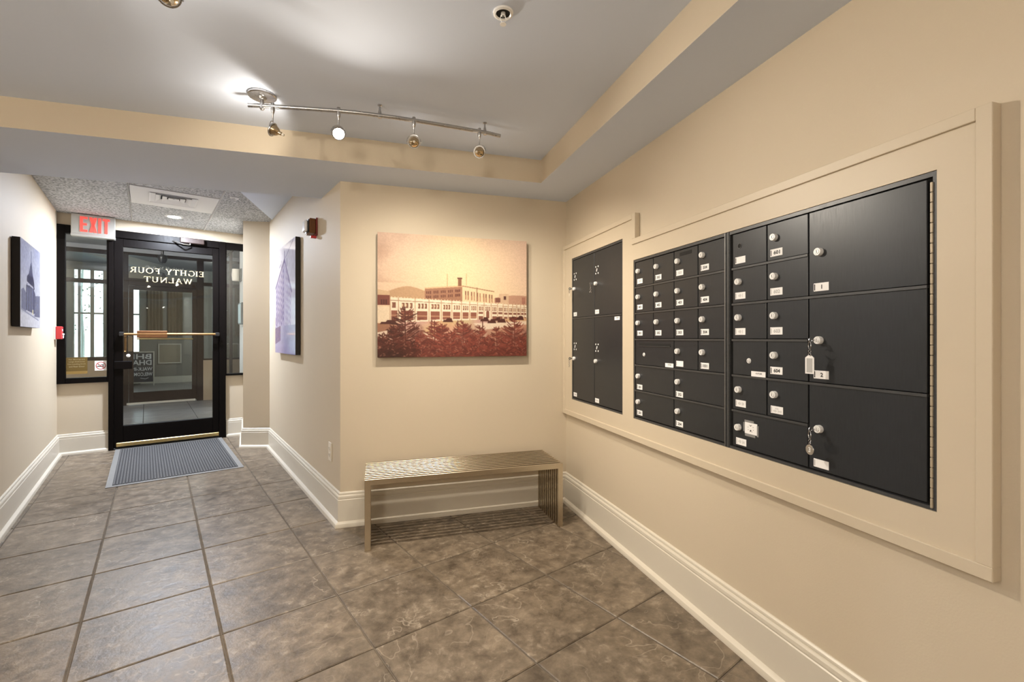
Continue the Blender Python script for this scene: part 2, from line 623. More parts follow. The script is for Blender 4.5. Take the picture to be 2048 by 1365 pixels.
def serif_word(mb, word, height, left, xdir, total_w, mi=0):
    """Roman capitals with thick and thin strokes and serifs"""
    TK, TN, SL, ST = 0.17, 0.075, 0.11, 0.05
    segs, cur = [], 0.0

    def bar(x0, y0, x1, y1, w):
        segs.append(('b', cur + x0, y0, cur + x1, y1, w))

    def stem(x, y0=0.0, y1=1.0, w=TK, s0=True, s1=True):
        bar(x, y0, x, y1, w)
        if s0: bar(x - w / 2 - SL * .7, y0 + ST / 2, x + w / 2 + SL * .7, y0 + ST / 2, ST)
        if s1: bar(x - w / 2 - SL * .7, y1 - ST / 2, x + w / 2 + SL * .7, y1 - ST / 2, ST)

    def arc(cx, cy, rx, ry, a0, a1, w0, w1):
        segs.append(('a', cur + cx, cy, rx, ry, a0, a1, w0, w1))
    for ch in word:
        w = 0.35
        if ch in 'EFL':
            stem(.18)
            if ch in 'EF':
                bar(.18, .96, .66, .96, TN); bar(.64, .97, .64, .78, .05); bar(.18, .52, .5, .52, TN); bar(.5, .62, .5, .42, .05)
            if ch in 'EL':
                bar(.18, .04, .68, .04, TN); bar(.67, .03, .69, .24, .05)
            w = .76
        elif ch == 'I':
            stem(.18); w = .36
        elif ch == 'G':
            arc(.45, .5, .40, .48, 45, 325, TK, TN); stem(.78, .05, .42, TK * .9, False, True); w = .98
        elif ch == 'H':
            stem(.18); stem(.74); bar(.18, .52, .74, .52, TN); w = .94
        elif ch == 'T':
            stem(.4, 0, 1, TK, True, False); bar(.02, .96, .78, .96, TN); bar(.03, .97, .01, .76, .05); bar(.77, .97, .79, .76, .05); w = .82
        elif ch == 'Y':
            bar(.10, .98, .42, .45, TK); bar(.74, .98, .42, .45, TN); stem(.42, 0, .5, TK, True, False)
            bar(-.02, .975, .26, .975, ST); bar(.60, .975, .86, .975, ST); w = .86
        elif ch == 'O':
            arc(.47, .5, .40, .47, 0, 360, TK, TN); w = .96
        elif ch == 'U':
            stem(.18, .3, 1, TK, False, True); stem(.72, .3, 1, TN, False, True); arc(.45, .32, .27, .30, 180, 360, TK, TN); w = .90
        elif ch == 'R':
            stem(.18); arc(.36, .74, .27, .22, -90, 90, TK, TN); bar(.18, .96, .38, .96, TN); bar(.18, .52, .38, .52, TN); bar(.40, .50, .72, .03, TK); bar(.64, .025, .84, .025, ST); w = .84
        elif ch == 'W':
            bar(.10, .98, .36, .02, TK); bar(.36, .02, .60, .98, TN); bar(.60, .98, .84, .02, TK); bar(.84, .02, 1.08, .98, TN)
            bar(-.02, .975, .24, .975, ST); bar(.96, .975, 1.18, .975, ST); w = 1.2
        elif ch == 'A':
            bar(.10, .02, .42, .98, TN); bar(.42, .98, .74, .02, TK); bar(.22, .34, .62, .34, TN)
            bar(-.01, .025, .22, .025, ST); bar(.60, .025, .88, .025, ST); w = .90
        elif ch == 'N':
            stem(.16, 0, 1, TN, True, False); stem(.80, 0, 1, TN, False, True); bar(.16, .97, .80, .03, TK); bar(.0, .975, .2, .975, ST); w = .98
        elif ch == ' ':
            w = .5
        cur += w + .10
    kx = total_w / (cur - .10)
    L0, xd = Vector(left), Vector(xdir)

    def pt(x, y):
        return L0 + xd * (x * kx) + Vector((0, 0, y * height))
    for s in segs:
        if s[0] == 'b':
            _, x0, y0, x1, y1, w = s
            d = Vector((x1 - x0, y1 - y0)).normalized()
            n = Vector((-d.y, d.x)) * (w / 2)
            mb.add([pt(x0 + n.x, y0 + n.y), pt(x1 + n.x, y1 + n.y), pt(x1 - n.x, y1 - n.y), pt(x0 - n.x, y0 - n.y)], [(0, 1, 2, 3)], mi)
        else:
            _, cx, cy, rx, ry, a0, a1, wk, wn = s
            k = 14
            pts = []
            for i in range(k + 1):
                a = R(a0 + (a1 - a0) * i / k)
                w = wn + (wk - wn) * abs(math.cos(a))
                pts.append(pt(cx + (rx + w / 2) * math.cos(a), cy + (ry + wn / 2) * math.sin(a)))
                pts.append(pt(cx + (rx - w / 2) * math.cos(a), cy + (ry - wn / 2) * math.sin(a)))
            mb.add(pts, [(2 * i, 2 * i + 2, 2 * i + 3, 2 * i + 1) for i in range(k)], mi)


# =================================================================== STRUCTURE
# ---- floor slab (grout) and its tiles
WX0, WY0 = -3.2, -2.3
mb = MB()
mb.prism([(WX0 - .1, WY0 - .1), (XM + .1, WY0 - .1), (XM + .1, YB + .1), (WX0 - .1, YB + .1)], -0.08, -0.005)
mb.prism([hall(-.80, 3.0)[:2], hall(1.30, 2.6)[:2], hall(1.30, 6.62)[:2], hall(-.80, 6.62)[:2]], -0.081, -0.0055)
floor = struct(mb, 'floor', 'grout', 'brown slate-look floor tiles laid through lobby and hall', smooth=False)
TA = R(21.0)
EC = Vector((math.cos(TA), math.sin(TA)))
ER = Vector((math.sin(TA), -math.cos(TA)))
cols = [-0.255, 0.206, 0.664, 1.106, 1.558]
while cols[0] > -5.2: cols.insert(0, cols[0] - 0.457)
while cols[-1] < 2.6: cols.append(cols[-1] + 0.457)
rows = [-4.197, -3.653, -3.130, -2.641, -2.183, -1.724, -1.276, -0.824]
while rows[0] > -7.4: rows.insert(0, rows[0] - 0.545)
while rows[-1] < 2.6: rows.append(rows[-1] + 0.457)


def in_room(p):
    x, y = p
    uu = x * math.cos(PHI) + y * math.sin(PHI)
    vv = -x * math.sin(PHI) + y * math.cos(PHI)
    a = WX0 - .02 < x < XM + .02 and WY0 - .02 < y < YB + .02
    s = (Vector((x, y)) - A0).dot(NQ)
    b = -.72 < uu and vv < 6.50 and s < .02 and y > YB - .3
    return a or b


tile_mesh = {}


def tile_me(w, d):
    k = (round(w, 3), round(d, 3))
    if k not in tile_mesh:
        t = MB()
        a, b, c = w / 2, d / 2, 0.004
        pts = [(-a, -b, -.006), (a, -b, -.006), (a, b, -.006), (-a, b, -.006),
               (-a, -b, -.003), (a, -b, -.003), (a, b, -.003), (-a, b, -.003),
               (-a + c, -b + c, 0), (a - c, -b + c, 0), (a - c, b - c, 0), (-a + c, b - c, 0)]
        fs = [(0, 1, 5, 4), (1, 2, 6, 5), (2, 3, 7, 6), (3, 0, 4, 7), (4, 5, 9, 8), (5, 6, 10, 9), (6, 7, 11, 10), (7, 4, 8, 11), (8, 9, 10, 11)]
        t.add(pts, fs)
        tile_mesh[k] = t.mesh('tile', 'slate', smooth=False)
    return tile_mesh[k]


GAP = 0.006
for i in range(len(cols) - 1):
    for j in range(len(rows) - 1):
        w, d = cols[i + 1] - cols[i] - GAP, rows[j + 1] - rows[j] - GAP
        c0, r0 = (cols[i] + cols[i + 1]) / 2, (rows[j] + rows[j + 1]) / 2
        pc = EC * c0 + ER * r0
        crn = [EC * (c0 + a * w / 2) + ER * (r0 + b * d / 2) for a in (-1, 0, 1) for b in (-1, 0, 1)]
        if not any(in_room((q.x, q.y)) for q in crn):
            continue
        o = link('tile', tile_me(w, d), floor, (pc.x, pc.y, 0.0))
        o.rotation_euler = (0, 0, TA)

# ---- walls
H = 2.62
W_LAB = 'warm beige painted wall '
struct(MB().box(XM, XM + .1, WY0 - .1, YB + .1, 0, H), 'wall_right', 'wall', W_LAB + 'carrying the mailboxes', smooth=False)
struct(MB().prism([(A0.x, YB), (XM, YB), (XM, YB + .1), (A0.x + .05, YB + .1)], 0, H), 'wall_back', 'wall', W_LAB + 'behind the steel bench', smooth=False)
struct(MB(HR).prism([(0, 0), (3.55, 0), (3.55, -.1), (.03, -.1)], 0, H), 'wall_hall_right', 'wall', W_LAB + 'along the right side of the entrance hall', smooth=False)
lw = hall(-.70, 3.62)
struct(MB().prism([lw[:2], hall(-.70, 6.6)[:2], hall(-.80, 6.6)[:2], hall(-.80, 3.62)[:2]], 0, H), 'wall_left', 'wall', W_LAB + 'along the left side of the entrance hall', smooth=False)
struct(MB().prism([(WX0 - .1, lw.y), (lw.x, lw.y), (lw.x - .03, lw.y + .1), (WX0 - .1, lw.y + .1)], 0, H), 'wall_back_left', 'wall', W_LAB + 'left of the hall opening', smooth=False)
struct(MB().box(WX0 - .1, WX0, WY0 - .1, lw.y, 0, H), 'wall_far_left', 'wall', W_LAB + 'at the far left of the lobby', smooth=False)
struct(MB().box(WX0, XM, WY0 - .1, WY0, 0, H), 'wall_rear', 'wall', W_LAB + 'behind the viewer', smooth=False)
# door wall: header and the two low panels below the side windows
mb = MB(HALL)
mb.box(-.70, 1.25, 6.50, 6.60, 2.352, H)
mb.box(-.70, -.306, 6.50, 6.60, 0, .731)
mb.box(.755, 1.25, 6.50, 6.60, 0, .742)
struct(mb, 'wall_front', 'wall', W_LAB + 'around the entrance door', smooth=False)
# pillar
mb = MB()
pil = [hall(.832, 5.735), hall(1.062, 5.600), hall(1.25, 5.60), hall(1.25, 6.50), hall(.945, 6.50)]
mb.prism([p[:2] for p in pil], 0, H)
struct(mb, 'wall_pillar', 'wall', 'beige pilaster beside the right-hand side window', smooth=False)

# ---- ceilings
struct(MB().box(WX0, XM + .05, WY0, YB, TOP, TOP + .08), 'ceiling', 'ceil', 'pale grey raised tray ceiling with track lights', smooth=False)
TX1, TY1, TX0, TY0 = 1.033, 2.774, WX0 + .35, WY0 + .35
YE = 3.54
mb = MB()
mb.box(WX0, XM, TY1, YB, SOF, TOP, 0, {2: 1})
# piece of soffit running into the mouth of the hall
e1 = A0 + Q * ((YE - YB) / Q.y)
ul = (-.70 * math.cos(PHI))
def left_at(y):
    return ((-.70 - y * math.sin(PHI)) / math.cos(PHI), y)
mb.prism([left_at(YB - .001), (A0.x + .02, YB - .001), (e1.x + .02, YE), left_at(YE)], SOF, TOP + .15, 0)
mb.box(TX1, XM, WY0, TY1, SOF, TOP, 0, {5: 1})
mb.box(WX0, TX0, WY0, TY1, SOF, TOP, 0, {3: 1})
mb.box(TX0, TX1, WY0, TY0, SOF, TOP, 0, {4: 1})
struct(mb, 'ceiling_soffit', ['ceil', 'wall'], 'lowered grey soffit with beige inner edge around the tray ceiling', smooth=False)
# hall ceiling: slab, drywall wedge on the right, T-bars and acoustic tiles
mb = MB(HALL)
mb.box(-.75, 1.30, 3.2, 6.60, HCEIL + .012, HCEIL + .08)
hc = struct(mb, 'ceiling_hall', 'dark_bar', 'acoustic tile ceiling of the entrance hall', smooth=False)
def ctile(u0, u1, v0, v1, m='acoustic', nm='ceiling_tile', z=HCEIL, g=.0015):
    t = MB(HALL).box(u0 + g, u1 - g, v0 + g, v1 - g, z, z + .012)
    return part(t, nm, m, hc, smooth=False)
JU = [-.70, -.115, .540, 1.19]
JV = [3.02, 3.66, 4.30, 4.938, 5.585, 6.23, 6.50]
VENT = None
for i in range(3):
    for j in range(6):
        if i == 1 and j == 3:
            continue
        ctile(JU[i] + (.006 if i else 0), JU[i + 1] - .006, JV[j], JV[j + 1])
for uj in JU[1:3]:
    t = MB(HALL)
    t.box(uj - .0055, uj - .002, 3.1, 6.5, HCEIL - .004, HCEIL + .012)
    t.box(uj + .002, uj + .0055, 3.1, 6.5, HCEIL - .004, HCEIL + .012)
    part(t, 'grid_bar', 'white_metal', hc, smooth=False)
# drywall wedge
t = MB()
wA = hall(.66, 4.60); wB = hall(1.067, 5.454)
dirw = (wA - wB).normalized()
wC = wA + dirw * 1.3
wall_pt = lambda s: (A0 + Q * s + NQ * .02)
t.prism([wB[:2], wC[:2], wall_pt(.25), wall_pt(2.52)], HCEIL - .012, HCEIL + .005)
struct(t, 'ceiling_wedge', 'ceil', 'plain triangular ceiling piece along the right hall wall', smooth=False)

# ---- baseboards
PROF = [(0, 0), (.040, 0), (.040, .010), (.036, .022), (.026, .030), (.019, .033), (.019, .168), (.0155, .1715), (.0155, .1745), (.018, .177),
        (.017, .190), (.012, .1965), (.0085, .1975), (.0085, .2005), (.010, .2025), (.009, .209), (.004, .214), (0, .215)]


def baseboard(name, path, label):
    mb = MB()
    mb.sweep(PROF, path)
    return tag(build(mb, name, 'base', origin=base_of(mb), angle=25), label, None, None, 'structure')


far = A0 + Q * 2.60
baseboard('baseboard_right', [(XM, WY0), (XM, YB), (A0.x, YB), tuple(far)], 'tall moulded beige baseboard along the mailbox wall and bench wall')
p0, p1 = hall(.945, 6.49), hall(.832, 5.735)
baseboard('baseboard_pillar', [tuple(far)[:2], tuple(p1[:2]), tuple(p0[:2])], 'short baseboard around the pilaster')
baseboard('baseboard_front_right', [tuple(hall(.93, 6.50)[:2]), tuple(hall(.762, 6.50)[:2])], 'short baseboard under the right side window')
baseboard('baseboard_left', [tuple(hall(-.308, 6.50)[:2]), tuple(hall(-.70, 6.50)[:2]), tuple(hall(-.70, 3.62)[:2]), (WX0, lw.y), (WX0, WY0)], 'tall moulded beige baseboard along the left hall wall')

# =================================================================== MAILBOX WALL
# surround
XF, XI, XD = 1.325, 1.332, 1.337
tr = thing('trim_1', (XM - .02, 1.9, .65), 'wide beige wooden surround framing the mailboxes and parcel lockers', None, None, 'structure')
def tpart(nm, y0, y1, z0, z1, xf, mt='surround'):
    return part(MB().cbox(xf, XM, y0, y1, z0, z1, .0015) if nm == 'edge_moulding' else MB().box(xf, XM, y0, y1, z0, z1), nm, mt, tr, smooth=False)
OB0, OB1, OT0, OT1 = .768, .768, 1.616, 1.755
YR0, YR1, YL0, YL1 = .779, 2.160, 2.272, 2.958
YEND = YB - .002
tpart('panel_board', .700, YEND - .03, .683, OB0, XI)            # bottom rail
tpart('panel_board', .700, YR0, OB0, 1.700, XI)                  # right stile
tpart('panel_board', YR1, YL0, OB0, OT0, XI)                     # stile between the openings
tpart('panel_board', YR0, 2.17, OT0, 1.700, XI)                  # top rail over the mailboxes
tpart('panel_board', 2.17, YL0, OT0, OT1, XI)
tpart('panel_board', 2.17, YEND - .03, OT1, 1.838, XI)           # top rail over the lockers
tpart('panel_board', YL1, YEND - .03, OB0, OT1, XI)              # left stile
tpart('edge_moulding', .669, YEND, .650, .683, XF)
tpart('edge_moulding', .669, .700, .683, 1.730, XF)
tpart('edge_moulding', .700, 2.170, 1.700, 1.730, XF)
tpart('edge_moulding', 2.135, 2.170, 1.730, 1.866, XF)
tpart('edge_moulding', 2.170, YEND, 1.838, 1.866, XF)
tpart('edge_moulding', YEND - .03, YEND, .683, 1.838, XF)

YD = Vector((0, -1, 0))                           # reading direction on the mailbox wall


def lock_mesh():
    t = MB()
    t.lathe([(.0125, 0), (.0125, .011), (.0112, .0135), (.0085, .0135), (.0082, .010), (.0070, .010), (.0068, .0145), (0, .0145)], axis=(-1, 0, 0), n=20, mi=0)
    t.box(-.0150, -.0144, -.0008, .0008, -.0045, .0045, 1)
    return t.mesh('lock', ['chrome', 'ink'])


def cyl_mesh():
    t = MB()
    t.torus((0, 0, 0), (-1, 0, 0), .0085, .0016, 18, 6)
    t.lathe([(.0065, 0), (.0065, .004), (0, .0045)], axis=(-1, 0, 0), n=16)
    t.box(-.0055, -.0042, -.0006, .0006, -.004, .004, 1)
    return t.mesh('cylinder_lock', ['chrome', 'ink'])


LOCK, CYL = lock_mesh(), cyl_mesh()
door_cache = {}


def door_me(w, hgt):
    k = (round(w, 4), round(hgt, 4))
    if k not in door_cache:
        t = MB().cbox(0, .012, -w / 2, w / 2, -hgt / 2, hgt / 2, .0012)
        door_cache[k] = t.mesh('door', 'mailbox', smooth=False)
    return door_cache[k]


def add_label(door, y_left, z_top, txt, w=.050, hgt=.0255, faded=False, tick=True, lines=None):
    t = MB()
    x = XD - .0012
    t.box(x, XD + .001, y_left - w, y_left, z_top - hgt, z_top, 0)
    xt = x - .0004
    if tick:
        t.add([(xt, y_left - .002, z_top - .003), (xt, y_left - .0055, z_top - .003), (xt, y_left - .0055, z_top - hgt + .003), (xt, y_left - .002, z_top - hgt + .003)], [(0, 1, 2, 3)], 1)
    if txt:
        put_text(t, txt, hgt * .52, (xt, y_left - w * .55, z_top - hgt * .5), YD, 1, width=w * .52 if len(txt) > 1 else None, bold=.03)
    if lines:
        for k, (s, dz, hh, ww) in enumerate(lines):
            if s == '#':                       # print too small to read: a row of short strokes
                n = int(ww * 14)
                for q in range(n):
                    if q % 5 == 4: continue
                    yy = y_left - w * (.55 - ww / 2 + ww * (q + .5) / n)
                    zz_ = z_top - hgt * dz
                    hq = hgt * hh * (.35 + .15 * ((q * 7) % 3))
                    t.add([(xt, yy - .0009, zz_ - hq), (xt, yy + .0009, zz_ - hq), (xt, yy + .0009, zz_ + hq), (xt, yy - .0009, zz_ + hq)], [(0, 1, 2, 3)], 1)
                continue
            put_text(t, s, hgt * hh, (xt, y_left - w * .55, z_top - hgt * dz), YD, 1, width=w * ww, bold=.03)
    return part(t, 'label', ['label', 'faded' if faded else 'ink'], door)


def add_door(root, y0, y1, z0, z1, gap=.0025):
    """y0 is the left edge as seen (larger Y)"""
    cy, cz = (y0 + y1) / 2, (z0 + z1) / 2
    return link('door', door_me(abs(y0 - y1) - 2 * gap, z1 - z0 - 2 * gap - .003), root, (XD, cy, cz + .0015))


def add_lock(door, y, z, me=None):
    return link('lock', me or LOCK, door, (XD, y, z))


ZR = [1.602, 1.466, 1.329, 1.191, 1.054, .919, .778]
RAILH = .0075


def cabinet_body(root, y0, y1, z0, z1):
    t = MB()
    t.box(1.3475, 1.3545, y1, y0, z0, z1, 1)
    t.box(XD - .002, 1.3475, y1, y1 + .010, z0, z1, 0)
    t.box(XD - .002, 1.3475, y0 - .010, y0, z0, z1, 0)
    t.box(XD - .002, 1.3475, y1 + .010, y0 - .010, z1 - .012, z1, 0)
    t.box(XD - .002, 1.3475, y1 + .010, y0 - .010, z0, z0 + .009, 0)
    return part(t, 'body', ['mailrail', 'mailgap'], root, smooth=False)


def rail(root, y0, y1, z):
    return part(MB().box(XD - .004, XD + .010, y1, y0, z - RAILH / 2, z + RAILH / 2), 'rail', 'mailrail', root, smooth=False)


# ---- left mailbox unit
c1 = thing('mailbox_cabinet', (XD, 1.81, OB0), 'black wall mailbox unit numbered 101 to 504 left of the bigger doors', 'mailbox')
cabinet_body(c1, YR1, 1.480, OB0 + .001, OT0 - .001)
CL = [2.148, 1.985, 1.821, 1.656, 1.496]
nums = [['501', '502', '503', '504'], ['401', '402', '403', '404'], ['301', '302', '303', '304']]
for r in range(3):
    for c in range(4):
        d = add_door(c1, CL[c], CL[c + 1], ZR[r + 1], ZR[r])
        add_lock(d, CL[c] - .032, ZR[r] - .051)
        add_label(d, CL[c] - .0185, ZR[r] - .092, nums[r][c], faded=nums[r][c] in ('503', '501'))
        if r == 0 and c == 2:
            t = MB().cbox(XD - .0006, XD, CL[c + 1] + .040, CL[c] - .042, ZR[0] - .030, ZR[0] - .014, .0002)
            part(t, 'mail_slot', 'mailgap', d, smooth=False)
d = add_door(c1, CL[0], CL[2], ZR[4], ZR[3])
part(MB().cbox(XD - .0008, XD + .001, 1.847, 2.112, 1.158, 1.172, .0004), 'mail_slot', 'mailgap', d, 'outgoing mail slot', smooth=False)
part(MB().box(XD - .003, XD + .001, 1.847, 2.112, 1.155, 1.158), 'slot_lip', 'mailrail', d, smooth=False)
link('cylinder_lock', CYL, d, (XD, 2.067, 1.113))
add_label(d, 1.886, 1.079, None, w=.062, hgt=.019, tick=False, lines=[('CUTLER', .38, .24, .45)])
for c, n in ((2, None), (3, '101')):
    d = add_door(c1, CL[c], CL[c + 1], ZR[4], ZR[3])
    add_lock(d, CL[c] - .032, ZR[3] - .053)
    add_label(d, CL[c] - .0185, ZR[3] - .097, n, faded=n is None)
for r, (a, b) in ((4, ('201', '202')), (5, ('203', '204'))):
    for c, n in ((0, a), (2, b)):
        d = add_door(c1, CL[c], CL[c + 2], ZR[r + 1], ZR[r])
        add_lock(d, CL[c] - .033, ZR[r] - .056)
        add_label(d, CL[c] - .0165, ZR[r] - .100, n)
for k in range(1, 6):
    rail(c1, YR1 - .010, 1.490, ZR[k])
part(MB().box(XD - .0045, XD + .010, 1.4875, 1.4955, OB0 + .001, OT0 - .001), 'stile', 'mailrail', c1, smooth=False)
part(MB().box(XD - .0048, XD - .003, 1.4925, 1.4940, OB0 + .003, OT0 - .003), 'worn_edge', 'chrome2', c1, 'bare metal edge strip', smooth=False)

# ---- right mailbox unit
c2 = thing('mailbox_cabinet', (XD, 1.13, OB0), 'black wall mailbox unit with three large parcel doors at its right', 'mailbox')
cabinet_body(c2, 1.4785, YR0, OB0 + .001, OT0 - .001)
part(MB().box(XD - .0045, XD + .010, 1.4720, 1.4780, OB0 + .001, OT0 - .001), 'stile', 'mailrail', c2, smooth=False)
CR = [1.458, 1.295, 1.132, .801]
labR = [[('', False), ('601', False)], [('#', True), ('602', True)], [('#', True), ('603', True)], [None, ('604', False)]]
for r in range(4):
    for c in range(2):
        d = add_door(c2, CR[c], CR[c + 1], ZR[r + 1], ZR[r])
        if labR[r][c] is None:
            link('cylinder_lock', CYL, d, (XD, 1.376, 1.114))
            add_label(d, 1.364, 1.077, None, w=.064, hgt=.020, tick=False, lines=[('CUTLER', .38, .24, .45)])
            continue
        txt, fd = labR[r][c]
        if r == 0 and c == 0:
            t = MB().lathe([(.0105, 0), (.0105, .0012), (.0085, .0012)], (XD, 1.421, 1.551), (-1, 0, 0), 18, 1)
            t.lathe([(.0088, .0004), (0, .0004)], (XD, 1.421, 1.551), (-1, 0, 0), 18, 0)
            part(t, 'lock_hole', ['mailgap', 'mailrail'], d)
        else:
            add_lock(d, CR[c] - .035, ZR[r] - .052)
        add_label(d, CR[c] - .016, ZR[r] - .0925, None if txt == '#' else txt, faded=fd, lines=[('#', .5, .40, .45)] if txt == '#' else None)
for c, ln in ((0, [('#', .5, .38, .6)]), (1, [('#', .32, .2, .4), ('#', .66, .26, .7)])):
    d = add_door(c2, CR[c], CR[c + 1], ZR[5], ZR[4])
    add_lock(d, CR[c] - .035, ZR[4] - .052)
    add_label(d, CR[c] - .018, ZR[4] - .092, None, faded=True, lines=ln)
d = add_door(c2, CR[0], CR[2], ZR[6], ZR[5])
add_lock(d, CR[0] - .034, ZR[5] - .061)
add_label(d, CR[0] - .020, ZR[5] - .102, None, faded=True, lines=[('#', .5, .40, .62)])
t = MB()
t.box(XD - .0008, XD, 1.337, 1.395, .842, .884, 0)
for (ya, yb, za, zb) in ((1.352, 1.396, .884, .892), (1.346, 1.394, .832, .841), (1.397, 1.402, .848, .882), (1.331, 1.338, .838, .878)):
    t.box(XD - .0010, XD - .0002, ya, yb, za, zb, 1)
for zc_, sz_ in ((.873, .0022), (.855, .0034)):
    t.lathe([(sz_, 0), (sz_, .0004), (0, .0004)], (XD - .0008, 1.367, zc_), (-1, 0, 0), 10, 2)
for a in range(8):
    y, z = 1.367 + .013 * math.cos(a * PI / 4 + .3), .863 + .013 * math.sin(a * PI / 4 + .3)
    t.box(XD - .0011, XD - .0008, y - .0011, y + .0011, z - .0011, z + .0011, 2)
part(t, 'sticker', ['label', 'tape', 'ink'], d, 'white square sticker held with clear tape', smooth=False)
big = []
for k, n in enumerate(('1', '2', None)):
    d = add_door(c2, CR[2], CR[3], ZR[2 * k + 2], ZR[2 * k])
    add_lock(d, 1.0925, (1.469, 1.192, .914)[k])
    add_label(d, 1.113, (1.372, 1.097, .818)[k], n, w=.050, hgt=.0255, faded=n is None)
    big.append(d)
for k in (1, 2, 3, 4, 5):
    rail(c2, CR[0], CR[2] if k in (1, 3, 5) else CR[3], ZR[k])
t = MB()
zz = OB0 + .006
while zz < OT0 - .03:
    t.cbox(XD - .006, XD + .004, .788, .7935, zz, zz + .0245, .0012)
    zz += .0255
part(t, 'piano_hinge', 'hinge', c2, 'long ivory piano hinge', smooth=False)

# ---- parcel lockers
c3 = thing('parcel_locker', (XD, 2.61, OB0), 'black four-door parcel locker in the corner left of the mailboxes', 'locker')
cabinet_body(c3, YL1, YL0, OB0 + .001, OT1 - .001)
LY = [2.946, 2.622, 2.283]
LZ = [1.742, 1.333, .778]
lk = [[1.540, 1.540], [1.056, 1.053]]
for r in range(2):
    for c in range(2):
        d = add_door(c3, LY[c], LY[c + 1], LZ[r + 1], LZ[r])
        add_lock(d, LY[c] - .026, lk[r][c])
        t = MB()
        py_, pz = LY[c] - .035, lk[r][c] + .0845
        for a in (-1, 1):
            for b in (-1, 1):
                t.lathe([(.0055, 0), (.0055, .0012), (0, .0016)], (XD, py_ + a * .016, pz + b * .021), (-1, 0, 0), 8)
        t.tube([(XD - .001, py_ + .003, pz - .009), (XD - .001, py_ - .003, pz + .009)], .0035, 6)
        part(t, 'dial_marks', 'label', d, 'white dots around a short stroke')
        zt = (1.376, .820)[r]
        add_label(d, LY[c] - .010, zt, '12 34'.split()[r][c] if False else None, w=.052, hgt=.026, lines=[('IIII', .5, .5, .5)], faded=True)
        if r == 1 and c == 1:
            add_label(d, 2.368, 1.322, None, w=.058, hgt=.020, tick=False, lines=[('CUTLER', .38, .3, .5)])
rail(c3, YL1 - .010, YL0 + .010, LZ[1])


# ---- keys left in locks
def keyset(y, z, label, kind):
    k = thing('key_ring', (XD - .02, y, z - .10), label, 'keys', 'keys hanging from parcel door locks')
    x = XD - .0145
    t = MB()
    t.box(x - .014, x, y - .0008, y + .0008, z - .003, z + .003)
    t.lathe([(.0035, -.0009), (.0095, -.0009), (.0095, .0009), (.0035, .0009)], (x - .022, y, z), (0, 1, 0), 16, close=True)
    part(t, 'key', 'steel', k)
    xr = x - .026
    rr = .0140
    dz = -.0165
    part(MB().torus((xr, y + .001, z + dz), (-.80, .6, 0), rr, .0011, 26, 6), 'split_ring', 'steel', k)
    if kind == 'disc':
        t = MB()
        t.torus((xr, y + .001, z + dz - .0175), (0, 1, 0), .0045, .0008, 14, 5)
        t.torus((xr, y + .001, z + dz - .0255), (-.9, .4, 0), .0045, .0008, 14, 5)
        part(t, 'chain_link', 'steel', k)
        t = MB()
        zc = z + dz - .0455
        t.lathe([(0, -.0008), (.0155, -.0008), (.0160, 0), (.0155, .0008), (0, .0008)], (xr, y + .001, zc), (-1, .15, 0), 28, 0)
        put_text(t, '3', .015, (xr - .0012, y + .001, zc), YD, 1, bold=.02)
        part(t, 'disc_tag', ['steel', 'chrome'], k, 'round metal tag')
    elif kind == 'tag':
        t = MB()
        t.torus((xr, y + .001, z + dz - .0175), (0, 1, 0), .0050, .0009, 14, 5)
        t.torus((xr, y + .001, z + dz - .0275), (-.9, .3, 0), .0055, .0010, 14, 5)
        part(t, 'chain_link', 'steel', k)
        t = MB(Matrix.Translation((xr, y + .001, z + dz - .0315)) @ Matrix.Rotation(R(8), 4, 'Z'))
        t.prism([(-.0012, -.0135), (.0012, -.0135), (.0012, .0135), (-.0012, .0135)], -.056, -.006, 0)
        t.add([(-.0012, -.0135, -.006), (-.0012, .0135, -.006), (-.0012, .005, .001), (-.0012, -.005, .001), (.0012, -.0135, -.006), (.0012, .0135, -.006), (.0012, .005, .001), (.0012, -.005, .001)],
              [(0, 1, 2, 3), (7, 6, 5, 4), (2, 6, 7, 3), (0, 3, 7, 4), (1, 5, 6, 2)], 0)
        t.box(-.0016, -.0012, -.0090, .0090, -.052, -.008, 1)
        part(t, 'key_tag', ['label', 'faded'], k, 'clear plastic tag with grey paper insert', smooth=False)
    elif kind == 'copper':
        t = MB()
        t.lathe([(0, -.0008), (.0120, -.0008), (.0120, .0008), (0, .0008)], (xr, y + .001, z + dz - .028), (-1, .3, 0), 24)
        part(t, 'disc_tag', 'ivory', k, 'round tan tag')
    else:
        t = MB()
        for q in range(4):
            t.torus((xr, y + .001, z + dz - .014 - q * .008), (0, 1, 0) if q % 2 else (-1, 0, 0), .0045, .0009, 12, 5)
        part(t, 'chain_link', 'steel', k)
    return k


keyset(1.0925, 1.192, 'key with rectangular clear tag hanging from large door 2', 'tag')
keyset(1.0925, .914, 'key with round metal tag 3 hanging from lowest large door', 'disc')
keyset(2.920, 1.540, 'key with round tan tag on upper left parcel locker door', 'copper')
keyset(2.596, 1.540, 'key and short chain on upper right parcel locker door', 'chain')
keyset(2.920, 1.056, 'key and short chain on lower left parcel locker door', 'chain')

